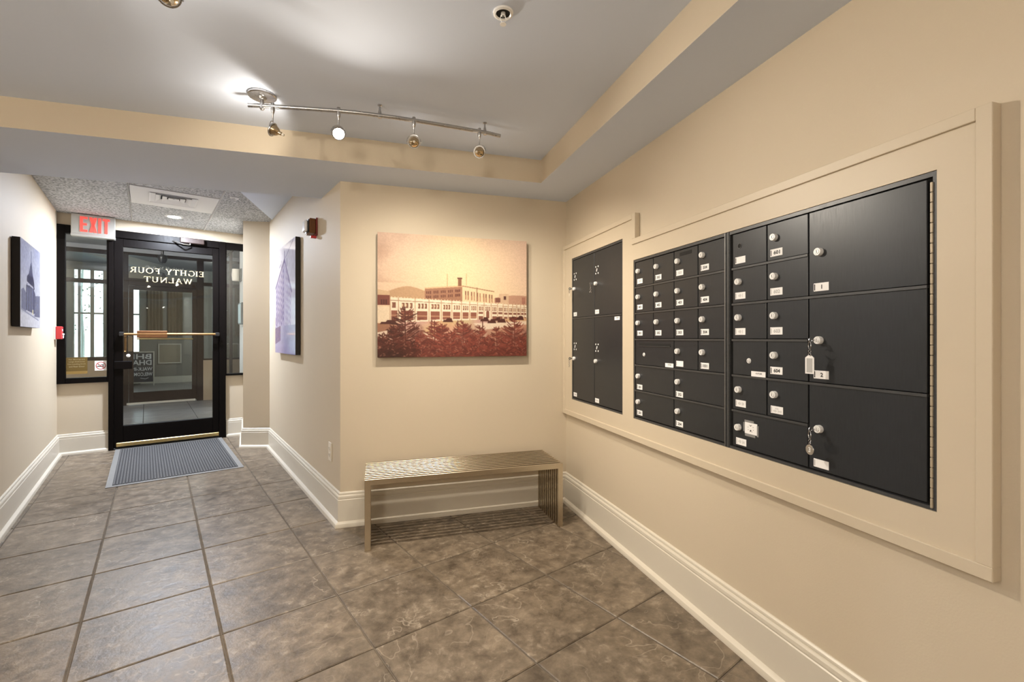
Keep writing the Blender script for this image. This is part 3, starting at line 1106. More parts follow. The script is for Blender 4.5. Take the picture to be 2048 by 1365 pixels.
# =================================================================== BENCH
BX0, BX1, BY0, BZ = -.050, 1.150, 2.690, .402
bench = thing('bench', ((BX0 + BX1) / 2, BY0 + .18, 0), 'brushed steel slatted bench standing against the back wall', 'bench')
NB = 11
TH, RD = .019, .033
bar_me = None
for k in range(NB):
    y = BY0 + k * (.372 - TH) / (NB - 1)
    if bar_me is None:
        t = MB()
        o_ = [(BX0, 0), (BX0, BZ), (BX1, BZ), (BX1, 0), (BX1 - RD, 0), (BX1 - RD, BZ - RD), (BX0 + RD, BZ - RD), (BX0 + RD, 0)]
        n = len(o_)
        pts = [(x, 0, z) for x, z in o_] + [(x, TH, z) for x, z in o_]
        quads = [(0, 1, 6, 7), (1, 2, 5, 6), (2, 3, 4, 5)]
        fs = [q for q in quads] + [tuple(i + n for i in reversed(q)) for q in quads]
        fs += [(i, (i + 1) % n, (i + 1) % n + n, i + n) for i in range(n)]
        t.add(pts, fs)
        bar_me = t.mesh('slat_bar', 'bench', smooth=False, bevel=.0012)
    o = bpy.data.objects.new('slat_bar', bar_me)
    COL.objects.link(o)
    o.parent = bench
    o.location = Vector((0, y, 0)) - Vector(WO[bench.name])
for x in (BX0 + .012, BX1 - .012):
    for z in (.10, .29):
        part(MB().tube([(x, BY0 + .004, z), (x, BY0 + .368, z)], .005, 8), 'cross_rod', 'bench', bench)
for x in (BX0 + .30, BX0 + .60, BX0 + .90):
    part(MB().tube([(x, BY0 + .004, BZ - .018), (x, BY0 + .368, BZ - .018)], .005, 8), 'cross_rod', 'bench', bench)


# =================================================================== PICTURES (painted point by point on a fine grid)
def s2l(c):
    c = np.asarray(c, float)
    return np.where(c <= .04045, c / 12.92, ((c + .055) / 1.055) ** 2.4)


class Paint:
    def __init__(self, w, h):
        self.w, self.h = w, h
        self.Y, self.X = np.mgrid[0:h, 0:w]
        self.X = self.X / (w - 1); self.Y = self.Y / (h - 1)
        self.a = np.zeros((h, w, 3))

    def blend(self, mask, c, k=1.0):
        mk = (mask.astype(float) * k)[..., None]
        self.a = self.a * (1 - mk) + np.asarray(c, float) / 255 * mk

    def quad(self, x0, x1, yt0, yt1, yb0, yb1, c, k=1.0):
        t = (self.X - x0) / max(1e-6, x1 - x0)
        self.blend((t >= 0) & (t <= 1) & (self.Y >= yt0 + (yt1 - yt0) * t) & (self.Y <= yb0 + (yb1 - yb0) * t), c, k)

    def poly(self, pts, c, k=1.0):
        ins = np.zeros_like(self.X, bool)
        n = len(pts)
        for i in range(n):
            (x0, y0), (x1, y1) = pts[i], pts[(i + 1) % n]
            if y0 == y1: continue
            cr = ((y0 > self.Y) != (y1 > self.Y)) & (self.X < (x1 - x0) * (self.Y - y0) / (y1 - y0) + x0)
            ins ^= cr
        self.blend(ins, c, k)

    def line(self, x0, y0, x1, y1, w, c, k=1.0):
        asp = self.h / self.w
        dx, dy = x1 - x0, (y1 - y0) * asp
        L2 = dx * dx + dy * dy + 1e-12
        m = max(w, 1e-3) * 2
        i0, i1 = int((min(y0, y1) - m / asp) * (self.h - 1)), int((max(y0, y1) + m / asp) * (self.h - 1)) + 2
        j0, j1 = int((min(x0, x1) - m) * (self.w - 1)), int((max(x0, x1) + m) * (self.w - 1)) + 2
        i0, j0 = max(0, i0), max(0, j0)
        if i1 <= i0 or j1 <= j0: return
        X, Y = self.X[i0:i1, j0:j1], self.Y[i0:i1, j0:j1]
        if X.size == 0: return
        t = np.clip(((X - x0) * dx + (Y - y0) * asp * dy) / L2, 0, 1)
        d = np.hypot(X - x0 - t * dx, (Y - y0) * asp - t * dy)
        mk = (np.clip(1 - (d - w / 2) * self.w, 0, 1) * k)[..., None]
        self.a[i0:i1, j0:j1] = self.a[i0:i1, j0:j1] * (1 - mk) + np.asarray(c, float) / 255 * mk

    def noise(self, n, seed):
        g = np.random.default_rng(seed).random((n + 2, n + 2))
        x, y = self.X * n, self.Y * n
        i, j = x.astype(int), y.astype(int)
        fx, fy = x - i, y - j
        fx, fy = fx * fx * (3 - 2 * fx), fy * fy * (3 - 2 * fy)
        return (g[j, i] * (1 - fx) + g[j, i + 1] * fx) * (1 - fy) + (g[j + 1, i] * (1 - fx) + g[j + 1, i + 1] * fx) * fy


def sepia_arcade():
    p = Paint(420, 336)
    X, Y = p.X, p.Y
    sky = np.stack([244 + 6 * Y, 216 + 10 * Y - 26 * np.abs(X - .5), 168 + 0 * X + 14 * (np.abs(X - .5)) - 10 * Y], -1)
    p.a = sky / 255
    p.blend(np.clip(1.6 * (p.noise(4, 1) - .5), 0, 1) * (Y < .45), (232, 190, 160), .55)
    p.blend(np.clip(1.8 * (p.noise(7, 5) - .62), 0, 1) * (Y < .4) * (X < .35), (190, 140, 110), .7)
    # hills
    p.blend((Y > .455 + .03 * np.cos((X - .19) * 16) * -1) & (X < .36) & (Y < .56), (208, 162, 116))
    p.blend((Y > .505 - .03 * np.sin((X - .76) * 9)) & (X > .76) & (Y < .58), (206, 152, 120))
    # rear block
    p.quad(.298, .545, .435, .408, .53, .54, (176, 120, 88))
    p.quad(.298, .545, .432, .405, .442, .415, (226, 180, 130))
    p.quad(.545, .768, .408, .447, .54, .545, (246, 214, 162))
    p.quad(.545, .768, .404, .444, .412, .452, (176, 128, 92))
    for k in range(5):
        x0 = .306 + k * .048
        for r in range(2):
            for w in range(3):
                x = x0 + w * .012
                y = .462 - .11 * (x - .30) + r * .037
                p.quad(x, x + .008, y, y, y + .022, y + .022, (120, 66, 50))
    for k in range(5):
        x0 = .565 + k * .041
        for w in range(2):
            x = x0 + w * .017
            y = .445 + .15 * (x - .545)
            p.quad(x, x + .009, y, y, y + .075, y + .072, (198, 140, 100))
            p.quad(x, x + .004, y, y, y + .034, y + .034, (120, 72, 56))
    p.quad(.643, .648, .415, .415, .54, .54, (150, 100, 76))
    p.quad(.517, .541, .342, .342, .412, .410, (150, 96, 64)); p.quad(.512, .546, .340, .340, .350, .350, (120, 72, 50))
    p.line(.445, .315, .445, .415, .002, (200, 160, 110)); p.line(.573, .305, .573, .40, .002, (206, 166, 116))
    # dark annex left, tower right
    p.quad(0, .075, .455, .47, .50, .50, (226, 186, 140)); p.quad(0, .075, .50, .50, .58, .58, (140, 72, 56))
    for x in (.02, .035, .05): p.quad(x, x + .009, .535, .535, .575, .575, (96, 44, 36))
    p.quad(.80, .87, .465, .465, .55, .55, (226, 186, 146)); p.quad(.775, .81, .50, .50, .54, .54, (140, 84, 66)); p.quad(.833, .852, .485, .485, .515, .515, (96, 52, 44))
    p.quad(.965, .99, .49, .49, .55, .55, (186, 120, 96))
    # long front
    top = lambda x: .512 + .048 * x ** 1.0
    bot = lambda x: .725 - .055 * x
    p.quad(.0, 1.0, .592, .60, bot(0), bot(1), (250, 222, 184))
    p.quad(.078, 1.0, top(.078), top(1), bot(.078), bot(1), (255, 236, 202))
    p.quad(.078, 1.0, top(.078) + .022, top(1) + .016, top(.078) + .028, top(1) + .020, (176, 130, 96))
    edges = [.078, .13, .235, .325, .405, .475, .54, .596, .65, .695, .745, .79, .83, .866, .898, .928, .956, .982, 1.0]
    for k in range(len(edges) - 1):
        x0, x1 = edges[k], edges[k + 1]
        w = x1 - x0
        p.line(x0, top(x0), x0, bot(x0), .003, (206, 160, 120))
        yw = top(x0) + .042 - .012 * x0
        hw = .046 - .018 * x0
        for q in range(1 if k == 0 else 3):
            a = x0 + w * (.2 + q * .24)
            p.quad(a, a + w * (.16 if k else .5), yw, yw, yw + hw, yw + hw, (146, 90, 66))
            p.quad(a, a + w * .07, yw + hw * .2, yw + hw * .2, yw + hw * .7, yw + hw * .7, (226, 184, 136))
        ys = .622 + .012 * x0
        if k < 8:
            p.quad(x0 + w * .14, x1 - w * .12, ys, ys, bot(x0) - .012, bot(x1) - .012, (160, 92, 70))
            p.quad(x0 + w * .14, x1 - w * .12, ys + .035, ys + .035, ys + .042, ys + .042, (216, 164, 122))
            p.quad(x0 + w * .25, x1 - w * .4, ys + .055, ys + .055, bot(x0) - .02, bot(x1) - .02, (120, 60, 48), .7)
        elif k == 9:
            p.quad(x0 + w * .28, x0 + w * .75, .628, .628, bot(x0) - .01, bot(x0) - .01, (150, 86, 64))
            p.poly([(x0 + w * .28, .63), (x0 + w * .38, .612), (x0 + w * .65, .612), (x0 + w * .75, .63)], (150, 86, 64))
        else:
            for yy, hh in ((ys - .008, .018), (ys + .028, .03)):
                p.quad(x0 + w * .16, x1 - w * .14, yy, yy, yy + hh, yy + hh, (150, 88, 68))
    for k in range(46):
        x = .085 + k * .02
        p.quad(x, x + .005, top(x) - .008, top(x) - .008, top(x), top(x), (246, 216, 170))
    # ground
    g = Y > np.maximum(.71 - .055 * X, .0)
    g &= Y > bot(0) - .055 * X
    gr = np.stack([238 - 26 * p.noise(9, 3), 196 - 40 * p.noise(9, 4), 156 - 40 * p.noise(7, 6)], -1) / 255
    p.a = np.where(g[..., None], gr, p.a)
    p.poly([(0, .79), (.12, .77), (.30, .80), (.45, .86), (.2, .92), (0, .86)], (250, 228, 200), .8)
    p.poly([(.62, .72), (1, .695), (1, .73), (.68, .775)], (250, 226, 196), .8)
    p.poly([(.70, .775), (1, .725), (1, .83), (.72, .84)], (196, 132, 106), .7)
    p.poly([(0, .725), (.1, .735), (.13, .765), (0, .80)], (170, 112, 82), .9)
    # cars and lamp posts
    for x, y, s in ((.07, .722, 1.6), (.45, .70, 1.0), (.70, .69, .9), (.75, .705, .9), (.82, .70, .9), (.90, .68, .8), (.95, .675, .9), (.79, .685, .7)):
        p.poly([(x - .035 * s, y + .012), (x - .03 * s, y - .006), (x - .012 * s, y - .008), (x - .006 * s, y - .022), (x + .022 * s, y - .022), (x + .034 * s, y + .012)], (92, 44, 34))
    for x, y0, y1 in ((.515, .70, .785), (.685, .70, .86), (.34, .70, .80)):
        p.line(x, y0, x, y1, .004, (110, 58, 46))
    # foreground thicket and conifers
    line = .80 + .05 * np.sin(X * 17 + 1) + .03 * np.sin(X * 41) + .05 * (p.noise(22, 31) - .5)
    mass = np.clip((Y - line) / .05, 0, 1)
    tex = .5 * p.noise(34, 32) + .3 * p.noise(80, 33) + .2 * p.noise(150, 34)
    thick = np.stack([134 + 120 * np.clip(tex - .42, 0, 1) * 1.9, 74 + 130 * np.clip(tex - .42, 0, 1) * 1.9, 60 + 120 * np.clip(tex - .42, 0, 1) * 1.9], -1) / 255
    mk = (mass * np.clip(1.5 - .9 * tex, .35, .95))[..., None]
    p.a = p.a * (1 - mk) + thick * mk
    rg = np.random.default_rng(5)
    trees = [(.17, .595, .28), (.10, .745, .22), (.36, .705, .24), (.41, .73, .2), (.55, .705, .25), (.665, .74, .2), (.78, .75, .2), (.91, .665, .25), (.47, .79, .2), (.27, .81, .18), (.03, .81, .22), (.85, .84, .2), (.97, .83, .2), (.61, .83, .2), (.72, .85, .2), (.21, .87, .2)]
    for tx, ty, sp in trees:
        base = np.array((128, 58, 44) if tx > .22 else (92, 42, 30))
        p.line(tx, ty, tx + rg.uniform(-.006, .008), 1.0, .005, base)
        for q in range(150):
            f = rg.random() ** .8
            y = ty + .012 + f * (1.0 - ty)
            ww = min(.085, .010 + (y - ty) * sp * 1.9)
            sgn = rg.choice((-1, 1))
            L = ww * rg.uniform(.3, 1.1)
            st_ = rg.uniform(0, .45) * L
            sl = rg.uniform(-.9, .1)
            cc = base * rg.uniform(.8, 1.35)
            x0, y0 = tx + sgn * st_, y + sl * st_ * .6
            x1_, y1_ = tx + sgn * L, y + sl * L
            p.line(x0, y0, x1_, y1_, rg.uniform(.0025, .0045), cc, .9)
            p.line(x1_, y1_, x1_ + sgn * rg.uniform(.002, .012), y1_ - rg.uniform(-.006, .02), .003, cc, .8)
    p.blend(np.clip((Y - .86) * 6, 0, 1) * np.clip(1.9 * p.noise(60, 9) - .5, 0, 1), (112, 50, 40), .7)
    p.blend(np.clip((Y - .88) * 8, 0, 1) * np.clip((.26 - X) * 8, 0, 1), (62, 32, 22), .75)
    for k in range(140):
        x, y = rg.random(), rg.uniform(.84, .99)
        p.line(x, y, x + rg.uniform(-.012, .012), y + rg.uniform(-.01, .01), .003, (206, 140, 116), .55)
    q = np.pad(p.a, ((1, 1), (1, 1), (0, 0)), 'edge')
    p.a = .52 * p.a + .12 * (q[:-2, 1:-1] + q[2:, 1:-1] + q[1:-1, :-2] + q[1:-1, 2:])     # soft old lens
    p.a *= (1 + .07 * (p.noise(150, 20) - .5))[..., None]
    return p.a


def tower_print():
    p = Paint(96, 150)
    X, Y = p.X, p.Y
    p.a = np.stack([206 - 26 * (1 - Y) + 14 * p.noise(4, 2), 208 - 24 * (1 - Y) + 14 * p.noise(4, 2), 226 - 8 * (1 - Y) + 0 * X], -1) / 255
    d = (92, 94, 128)
    p.poly([(.04, .58), (.14, .55), (.26, .60), (.30, .82), (.04, .79)], (128, 130, 162))
    p.poly([(.70, .60), (.98, .58), (.98, .86), (.66, .86)], (120, 122, 150))
    p.poly([(.26, .50), (.60, .50), (.72, .58), (.68, .84), (.26, .80)], d)
    p.poly([(.28, .49), (.30, .40), (.44, .33), (.58, .34), (.66, .44), (.68, .53), (.50, .50)], (80, 80, 108))
    p.poly([(.38, .37), (.49, .20), (.52, .20), (.60, .38)], (104, 106, 138))
    p.line(.505, .08, .505, .24, .02, (120, 122, 156))
    p.quad(.28, .62, .46, .50, .485, .52, (196, 196, 214))
    for k in range(4):
        p.line(.32 + .085 * k, .53, .32 + .085 * k, .80, .014, (150, 152, 182), .8)
    p.quad(.26, .68, .80, .83, .83, .86, (206, 206, 222)); p.quad(.56, .62, .78, .78, .84, .84, (226, 214, 170))
    p.blend((Y > .83 + .06 * X), (222, 222, 232))
    p.line(.04, .80, .90, .90, .012, (150, 152, 176))
    p.a *= (1 + .10 * (p.noise(40, 8) - .5))[..., None]
    return p.a


def flatiron_print():
    p = Paint(110, 150)
    X, Y = p.X, p.Y
    p.a = np.stack([232 - 20 * X + 0 * Y, 230 - 18 * X, 242 - 8 * X], -1) / 255
    bl, br = (176, 168, 206), (206, 200, 226)
    p.poly([(.03, .36), (.50, .13), (.50, .80), (.03, .74)], bl)
    p.poly([(.50, .13), (.84, .44), (.84, .80), (.50, .80)], br)
    p.line(.03, .36, .50, .13, .03, (110, 96, 150)); p.line(.50, .13, .84, .45, .02, (140, 128, 176))
    p.line(.50, .06, .50, .16, .016, (110, 96, 150))
    for r in range(9):
        for c in range(5):
            x = .07 + c * .085
            y = .36 - .49 * (x - .03) + .05 + r * .056
            if y < .74: p.poly([(x, y), (x + .045, y - .022), (x + .045, y + .012), (x, y + .034)], (104, 92, 150), .9)
        for c in range(3):
            x = .56 + c * .09
            y = .22 + .9 * (x - .56) + r * .06
            if y < .74: p.poly([(x, y), (x + .04, y + .036), (x + .04, y + .066), (x, y + .03)], (150, 140, 190), .8)
    p.poly([(0, .66), (.42, .56), (.42, .66), (0, .74)], (140, 128, 176), .6)
    p.blend((Y > .74), (170, 168, 204)); p.poly([(0, .76), (.3, .74), (.3, .88), (0, .92)], (110, 88, 140))
    p.blend(np.clip((Y - .86) * 6, 0, 1), (150, 140, 190), .9)
    p.line(.30, .16, .24, .18, .01, (130, 120, 170)); p.line(.34, .13, .34, .19, .012, (130, 120, 170)); p.line(.62, .14, .62, .20, .012, (130, 120, 170))
    p.line(.55, .12, .95, .0, .006, (150, 142, 186))
    p.a *= (1 + .08 * (p.noise(40, 8) - .5))[..., None]
    return p.a


def picture(name, arr, frame, w, hgt, depth, label, pmat, cat='picture'):
    """frame: matrix with x to the right of the print, y out of the wall, z up; origin at its lower left on the wall"""
    arr = arr * .84 + arr.mean(-1, keepdims=True) * .16 * np.array((1.0, .99, 1.02))      # muted inks
    root = thing(name, tuple(frame @ Vector((w / 2, 0, 0))), label, cat, 'canvas pictures on the walls')
    t = MB(frame)
    t.cbox(0, w, .004, depth - .001, 0, hgt, .0015)
    part(t, 'canvas_box', 'canvas_edge', root, 'black canvas edge', smooth=False)
    hh, ww = arr.shape[:2]
    me = bpy.data.meshes.new('printed_face')
    og = Vector(WO[root.name])
    js, is_ = np.meshgrid(np.arange(ww), np.arange(hh))
    lx = js.ravel() / (ww - 1) * w
    lz = (1 - is_.ravel() / (hh - 1)) * hgt
    fm = np.array(frame)[:3]
    co = np.stack([lx, np.full_like(lx, depth), lz, np.ones_like(lx)], -1) @ fm.T - np.array(og)
    a = (is_[:-1, :-1] * ww + js[:-1, :-1]).ravel()
    fc = np.stack([a, a + ww, a + ww + 1, a + 1], -1)
    me.vertices.add(len(co)); me.vertices.foreach_set('co', co.astype('f').ravel())
    me.loops.add(fc.size); me.loops.foreach_set('vertex_index', fc.astype('i').ravel())
    me.polygons.add(len(fc)); me.polygons.foreach_set('loop_start', np.arange(0, fc.size, 4, dtype='i'))
    me.update(calc_edges=True)
    ca = me.color_attributes.new('Col', 'FLOAT_COLOR', 'POINT')
    lin = np.concatenate([(.66 if pmat == 'print' else 1.2) * s2l(np.clip(arr, 0, 1)).reshape(-1, 3), np.ones((hh * ww, 1))], -1)
    ca.data.foreach_set('color', lin.astype('f').ravel())
    me.materials.append(M[pmat])
    link('printed_face', me, root, tuple(og))
    return root


fr = Matrix(((1, 0, 0, .022), (0, -1, 0, YB), (0, 0, 1, 1.072), (0, 0, 0, 1)))
# right-handed frame needs x to the viewer's right and y out of the wall, so the print is laid along +X
picture('canvas_picture', sepia_arcade(), fr, 1.012, .810, .042, 'sepia photograph canvas of a long arcade building above the bench', 'print')
fl = Matrix.Translation(hall(-.70, 4.456, 1.276)) @ HALL @ Matrix(((0, 1, 0, 0), (1, 0, 0, 0), (0, 0, 1, 0), (0, 0, 0, 1)))
picture('canvas_picture', tower_print(), fl, .74, .602, .045, 'blue-grey photograph canvas of a spired tower on the left wall', 'gloss_print')
frr = HR @ Matrix(((-1, 0, 0, 2.03), (0, 1, 0, 0), (0, 0, 1, 1.056), (0, 0, 0, 1)))
picture('canvas_picture', flatiron_print(), frr, .915, .985, .042, 'violet photograph canvas of a wedge-shaped building on the right hall wall', 'gloss_print')

# =================================================================== TRACK LIGHTS
ZT = 2.295


def catmull(pts, n=8):
    P = [Vector(p) for p in pts]
    P = [P[0] * 2 - P[1]] + P + [P[-1] * 2 - P[-2]]
    out = []
    for i in range(1, len(P) - 2):
        for k in range(n):
            t = k / n
            a, b, c, d = P[i - 1:i + 3]
            out.append(.5 * ((2 * b) + (c - a) * t + (2 * a - 5 * b + 4 * c - d) * t * t + (3 * b - a - 3 * c + d) * t ** 3))
    out.append(P[-2])
    return out


def lamp_head(root, x, y, aim, lit, zc=2.186):
    aim = Vector(aim).normalized()
    t = MB()
    t.lathe([(0, ZT + .018), (.008, ZT + .016), (.0095, ZT + .006), (.0095, ZT - .020), (.007, ZT - .030), (.0035, ZT - .036), (.003, zc + .037)], (x, y, 0), n=12)
    h_ = part(t, 'lamp_head', 'track', root)
    c = Vector((x, y, zc))
    side = aim.cross(Vector((0, 0, 1)))
    side = side.normalized() if side.length > .05 else Vector((1, 0, 0))
    t = MB()
    # yoke: half loop from one side of the ring over the top to the other
    yk = [c + side * (.034 * math.cos(a)) + Vector((0, 0, 1)) * (.037 * math.sin(a)) for a in np.linspace(0, PI, 13)]
    t.tube(yk, .0028, 8)
    part(t, 'yoke', 'track', h_)
    t = MB()
    t.lathe([(.0270, -.003), (.0315, -.003), (.0325, 0), (.0315, .004), (.0270, .004)], c, aim, 28, close=True)
    part(t, 'gimbal_ring', 'track', h_)
    t = MB()
    t.lathe([(.0262, .001), (.0255, -.004), (.0235, -.013), (.0190, -.022), (.0130, -.029), (.0090, -.032), (.0085, -.044), (.0060, -.046), (0, -.046)], c, aim, 24, 0)
    t.lathe([(.0055, -.047), (.0055, -.058), (0, -.058)], c, aim, 10, 1)
    part(t, 'reflector', ['gold', 'ivory'], h_, 'gold reflector bulb')
    t = MB()
    t.lathe([(.0262, .001), (.018, .0025), (0, .003)], c, aim, 24, 0)
    part(t, 'lens', 'bulb' if lit == 2 else 'bulb_dim', h_, 'glowing lens')
    return c, aim


def track(name, pts, heads, hangers, canopy, label):
    root = thing(name, (pts[len(pts) // 2][0], pts[len(pts) // 2][1], 2.14), label, 'track light', 'track lights under the tray ceiling')
    part(MB().tube([(x, y, ZT) for x, y in [tuple(p)[:2] for p in catmull([(a, b, 0) for a, b in pts])]], .0098, 14), 'rail', 'track', root)
    if canopy:
        x, y = canopy
        t = MB()
        t.lathe([(0, TOP), (.062, TOP), (.062, TOP - .008), (.058, TOP - .012), (.020, TOP - .013), (.016, TOP - .022), (.008, TOP - .026), (.0085, ZT + .02), (.0105, ZT + .008), (.0105, ZT - .014), (.006, ZT - .020), (0, ZT - .020)], (x, y, 0), n=28)
        part(t, 'canopy', 'track', root, 'round ceiling canopy')
    for x, y in hangers:
        t = MB()
        t.lathe([(0, TOP), (.011, TOP), (.011, TOP - .003), (.0035, TOP - .008), (.0045, TOP - .020), (.0095, ZT + .008), (.0095, ZT - .012), (0, ZT - .013)], (x, y, 0), n=14)
        part(t, 'hanger', 'track', root)
    for x, y, aim, lit, power, spot, *beam in heads:
        c, a = lamp_head(root, x, y, aim, lit)
        light('track_lamp', 'SPOT', c + (Vector(beam[0]).normalized() * .055 if beam else a * .008), power, WARM, .022, Vector(beam[0]) if beam else a, spot, 1.0 if beam else (.8 if lit == 2 else .35), root)
    return root


track('track_light', [(-.566, 2.42), (-.458, 2.40), (-.163, 2.355), (.026, 2.345), (.193, 2.348), (.536, 2.373), (.655, 2.393)],
      [(-.458, 2.40, (-.82, .20, .42), 1, 3.0, 165), (-.163, 2.355, (.14, -.68, -.70), 2, 90, 152),
       (.193, 2.348, (.06, .90, .34), 1, 30, 140, (.1, .42, -.90)), (.536, 2.373, (.42, .72, .30), 1, 42, 140, (.26, .18, -.92))],
      [(.028, 2.345), (.566, 2.377)], (-.505, 2.408), 'brushed nickel track light with four gold spot heads on the ceiling')
track('track_light', [(-.42, 1.60), (-.60, 1.52), (-1.2, 1.15), (-1.75, .75)],
      [(-.565, 1.545, (-.3, .5, .55), 1, .5, 165), (-1.0, 1.275, (.55, .75, -.42), 1, 16, 95), (-1.65, .82, (.6, .5, -.5), 1, 14, 100)],  # last two heads are added out of view to light picture and bench
      [(-.60, 1.52), (-1.7, .79)], None, 'second track light at the top edge with only a dark spot head showing')

# globe pendants added out of view as soft fill for ceiling and walls
for px_, py_, pw, lab in ((-2.3, .5, 33, 'added fill globe pendant left of the viewer'), (-.9, -1.3, 40, 'added fill globe pendant behind the viewer')):
    fx = thing('added_pendant', (px_, py_, 1.63), lab, 'lamp', 'added fill globe pendants of the lobby')
    part(MB().lathe([(0, TOP), (.06, TOP), (.06, TOP - .02), (.006, TOP - .03), (.006, 1.90), (.03, 1.89), (.03, 1.87)], (px_, py_, 0), n=20), 'stem', 'track', fx)
    part(MB().lathe([(.03, 1.87)] + [(.12 * math.sin(a), 1.75 + .12 * math.cos(a)) for a in np.linspace(.26, PI, 14)], (px_, py_, 0), n=24), 'globe', 'globe', fx)
    light('pendant_fill', 'POINT', (px_, py_, 1.75), pw, WARM, .115, parent=fx)

# =================================================================== SMALL CEILING ITEMS
def sprinkler(x, y, z, label, mts=('chrome', 'mailgap'), s=1.0):
    root = thing('sprinkler_head', (x, y, z - .045 * s), label, 'sprinkler', 'ceiling sprinkler heads')
    t = MB().lathe([(.036 * s, z), (.035 * s, z - .006 * s), (.028 * s, z - .009 * s), (.0245 * s, z - .004 * s)], (x, y, 0), n=28)
    part(t, 'escutcheon', mts[0], root, 'bright ring')
    t = MB().lathe([(.0245 * s, z - .004 * s), (.0235 * s, z - .002 * s), (0, z - .001 * s)], (x, y, 0), n=28)
    part(t, 'recess', mts[1], root)
    t = MB()
    t.lathe([(.008 * s, z - .001), (.008 * s, z - .012 * s), (.005 * s, z - .014 * s)], (x, y, 0), n=12)
    for sg in (-1, 1):
        t.tube([(x + sg * .007 * s, y, z - .010 * s), (x + sg * .011 * s, y, z - .024 * s), (x + sg * .003 * s, y, z - .038 * s)], .0016 * s, 6)
    part(t, 'frame_arm', mts[0], root)
    t = MB().lathe([(0, z - .038 * s), (.004 * s, z - .038 * s), (.011 * s, z - .041 * s), (.011 * s, z - .043 * s), (0, z - .043 * s)], (x, y, 0), n=16)
    part(t, 'deflector', mts[0], root)


sprinkler(.436, 1.552, TOP, 'chrome sprinkler head in the tray ceiling at the top of the picture')
ps = hall(.633, 4.83)
sprinkler(ps.x, ps.y, HCEIL, 'white sprinkler head in the acoustic tile ceiling beside the air vent', ('white_metal', 'white_metal'), 1.0)

# air supply panel
va = thing('air_vent', tuple(hall(.215, 5.26, HCEIL - .01)), 'white square air supply panel set in the acoustic ceiling', 'vent')
t = MB(HALL)
t.box(-.105, .070, 4.945, 5.578, HCEIL - .006, HCEIL + .010); t.box(.335, .530, 4.945, 5.578, HCEIL - .006, HCEIL + .010)
t.box(.070, .335, 4.945, 5.095, HCEIL - .006, HCEIL + .010); t.box(.070, .335, 5.385, 5.578, HCEIL - .006, HCEIL + .010)
part(t, 'panel', 'white_metal', va, smooth=False)
part(MB(HALL).box(.070, .335, 5.095, 5.385, HCEIL + .030, HCEIL + .034), 'duct', 'dark_bar', va, smooth=False)
for k, (a, b) in enumerate(((.150, .165), (.105, .120), (.060, .072), (.020, .028))):
    t = MB(HALL)
    cu, cv = .2025, 5.24
    o0, o1 = a, b + .012
    z0, z1 = HCEIL + .012 - k * .004, HCEIL - .014 + k * .003
    for sx, sy in ((1, 0), (-1, 0), (0, 1), (0, -1)):
        if sx:
            pts = [(cu + sx * (a - .012), cv - a + .012, z0), (cu + sx * (a - .012), cv + a - .012, z0), (cu + sx * o1, cv + o1, z1), (cu + sx * o1, cv - o1, z1)]
        else:
            pts = [(cu - a + .012, cv + sy * (a - .012), z0), (cu + a - .012, cv + sy * (a - .012), z0), (cu + o1, cv + sy * o1, z1), (cu - o1, cv + sy * o1, z1)]
        up = [(x, y, z + .002) for x, y, z in pts]
        t.add(pts + up, [(0, 1, 2, 3), (7, 6, 5, 4), (0, 4, 5, 1), (1, 5, 6, 2), (2, 6, 7, 3), (3, 7, 4, 0)])
    part(t, 'louvre', 'white_metal', va, smooth=False)


def downlight(u, v, label, power):
    c = hall(u, v)
    root = thing('recessed_light', (c.x, c.y, HCEIL - .012), label, 'lamp', 'recessed hall downlights')
    t = MB().lathe([(.080, HCEIL), (.080, HCEIL - .004), (.070, HCEIL - .008), (.058, HCEIL - .006)], (c.x, c.y, 0), n=32)
    part(t, 'trim_ring', 'white_metal', root)
    t = MB().lathe([(.058, HCEIL - .006), (.03, HCEIL - .009), (0, HCEIL - .010)], (c.x, c.y, 0), n=32)
    part(t, 'lens', 'can_glow', root, 'glowing lens')
    light('downlight_lamp', 'AREA', (c.x, c.y, HCEIL - .016), power, COOL, .11, (0, 0, -1), parent=root)


downlight(.236, 5.976, 'lit recessed downlight in the acoustic ceiling near the entrance door', 68)

# =================================================================== HALL WALL ITEMS
ex = thing('exit_sign', tuple(hall(-.42, 6.41, 2.235)), 'red lettered EXIT sign on brushed aluminium above the left side window', 'sign')
t = MB(HALL)
t.cbox(-.590, -.250, 6.405, 6.475, 2.262, 2.468, .004)
part(t, 'housing', 'alu', ex, smooth=False)
t = MB(HALL).cbox(-.592, -.248, 6.392, 6.478, 2.236, 2.266, .006)
part(t, 'lower_lip', 'alu', ex, smooth=False)
def el(name, polys):
    t = MB(HALL)
    for pg in polys:
        n = len(pg)
        t.add([(x, 6.405, z) for x, z in pg] + [(x, 6.399, z) for x, z in pg], [tuple(range(n)), tuple(range(2 * n - 1, n - 1, -1))] + [(i, (i + 1) % n, (i + 1) % n + n, i + n) for i in range(n)])
    part(t, 'letter', 'exit_red', ex, 'red letter ' + name, smooth=False)
z0, z1, w = 2.288, 2.442, .022
def rc(a, b, c, d): return [(a, c), (b, c), (b, d), (a, d)]
el('E', [rc(-.522, -.500, z0, z1), rc(-.500, -.465, z1 - w, z1), rc(-.500, -.470, (z0 + z1) / 2 - w / 2, (z0 + z1) / 2 + w / 2), rc(-.500, -.465, z0, z0 + w)])
el('X', [[(-.452, z0), (-.428, z0), (-.392, z1), (-.416, z1)], [(-.452, z1), (-.428, z1), (-.392, z0), (-.416, z0)]])
el('I', [rc(-.382, -.360, z0, z1)])
el('T', [rc(-.332, -.310, z0, z1 - w), rc(-.348, -.294, z1 - w, z1)])

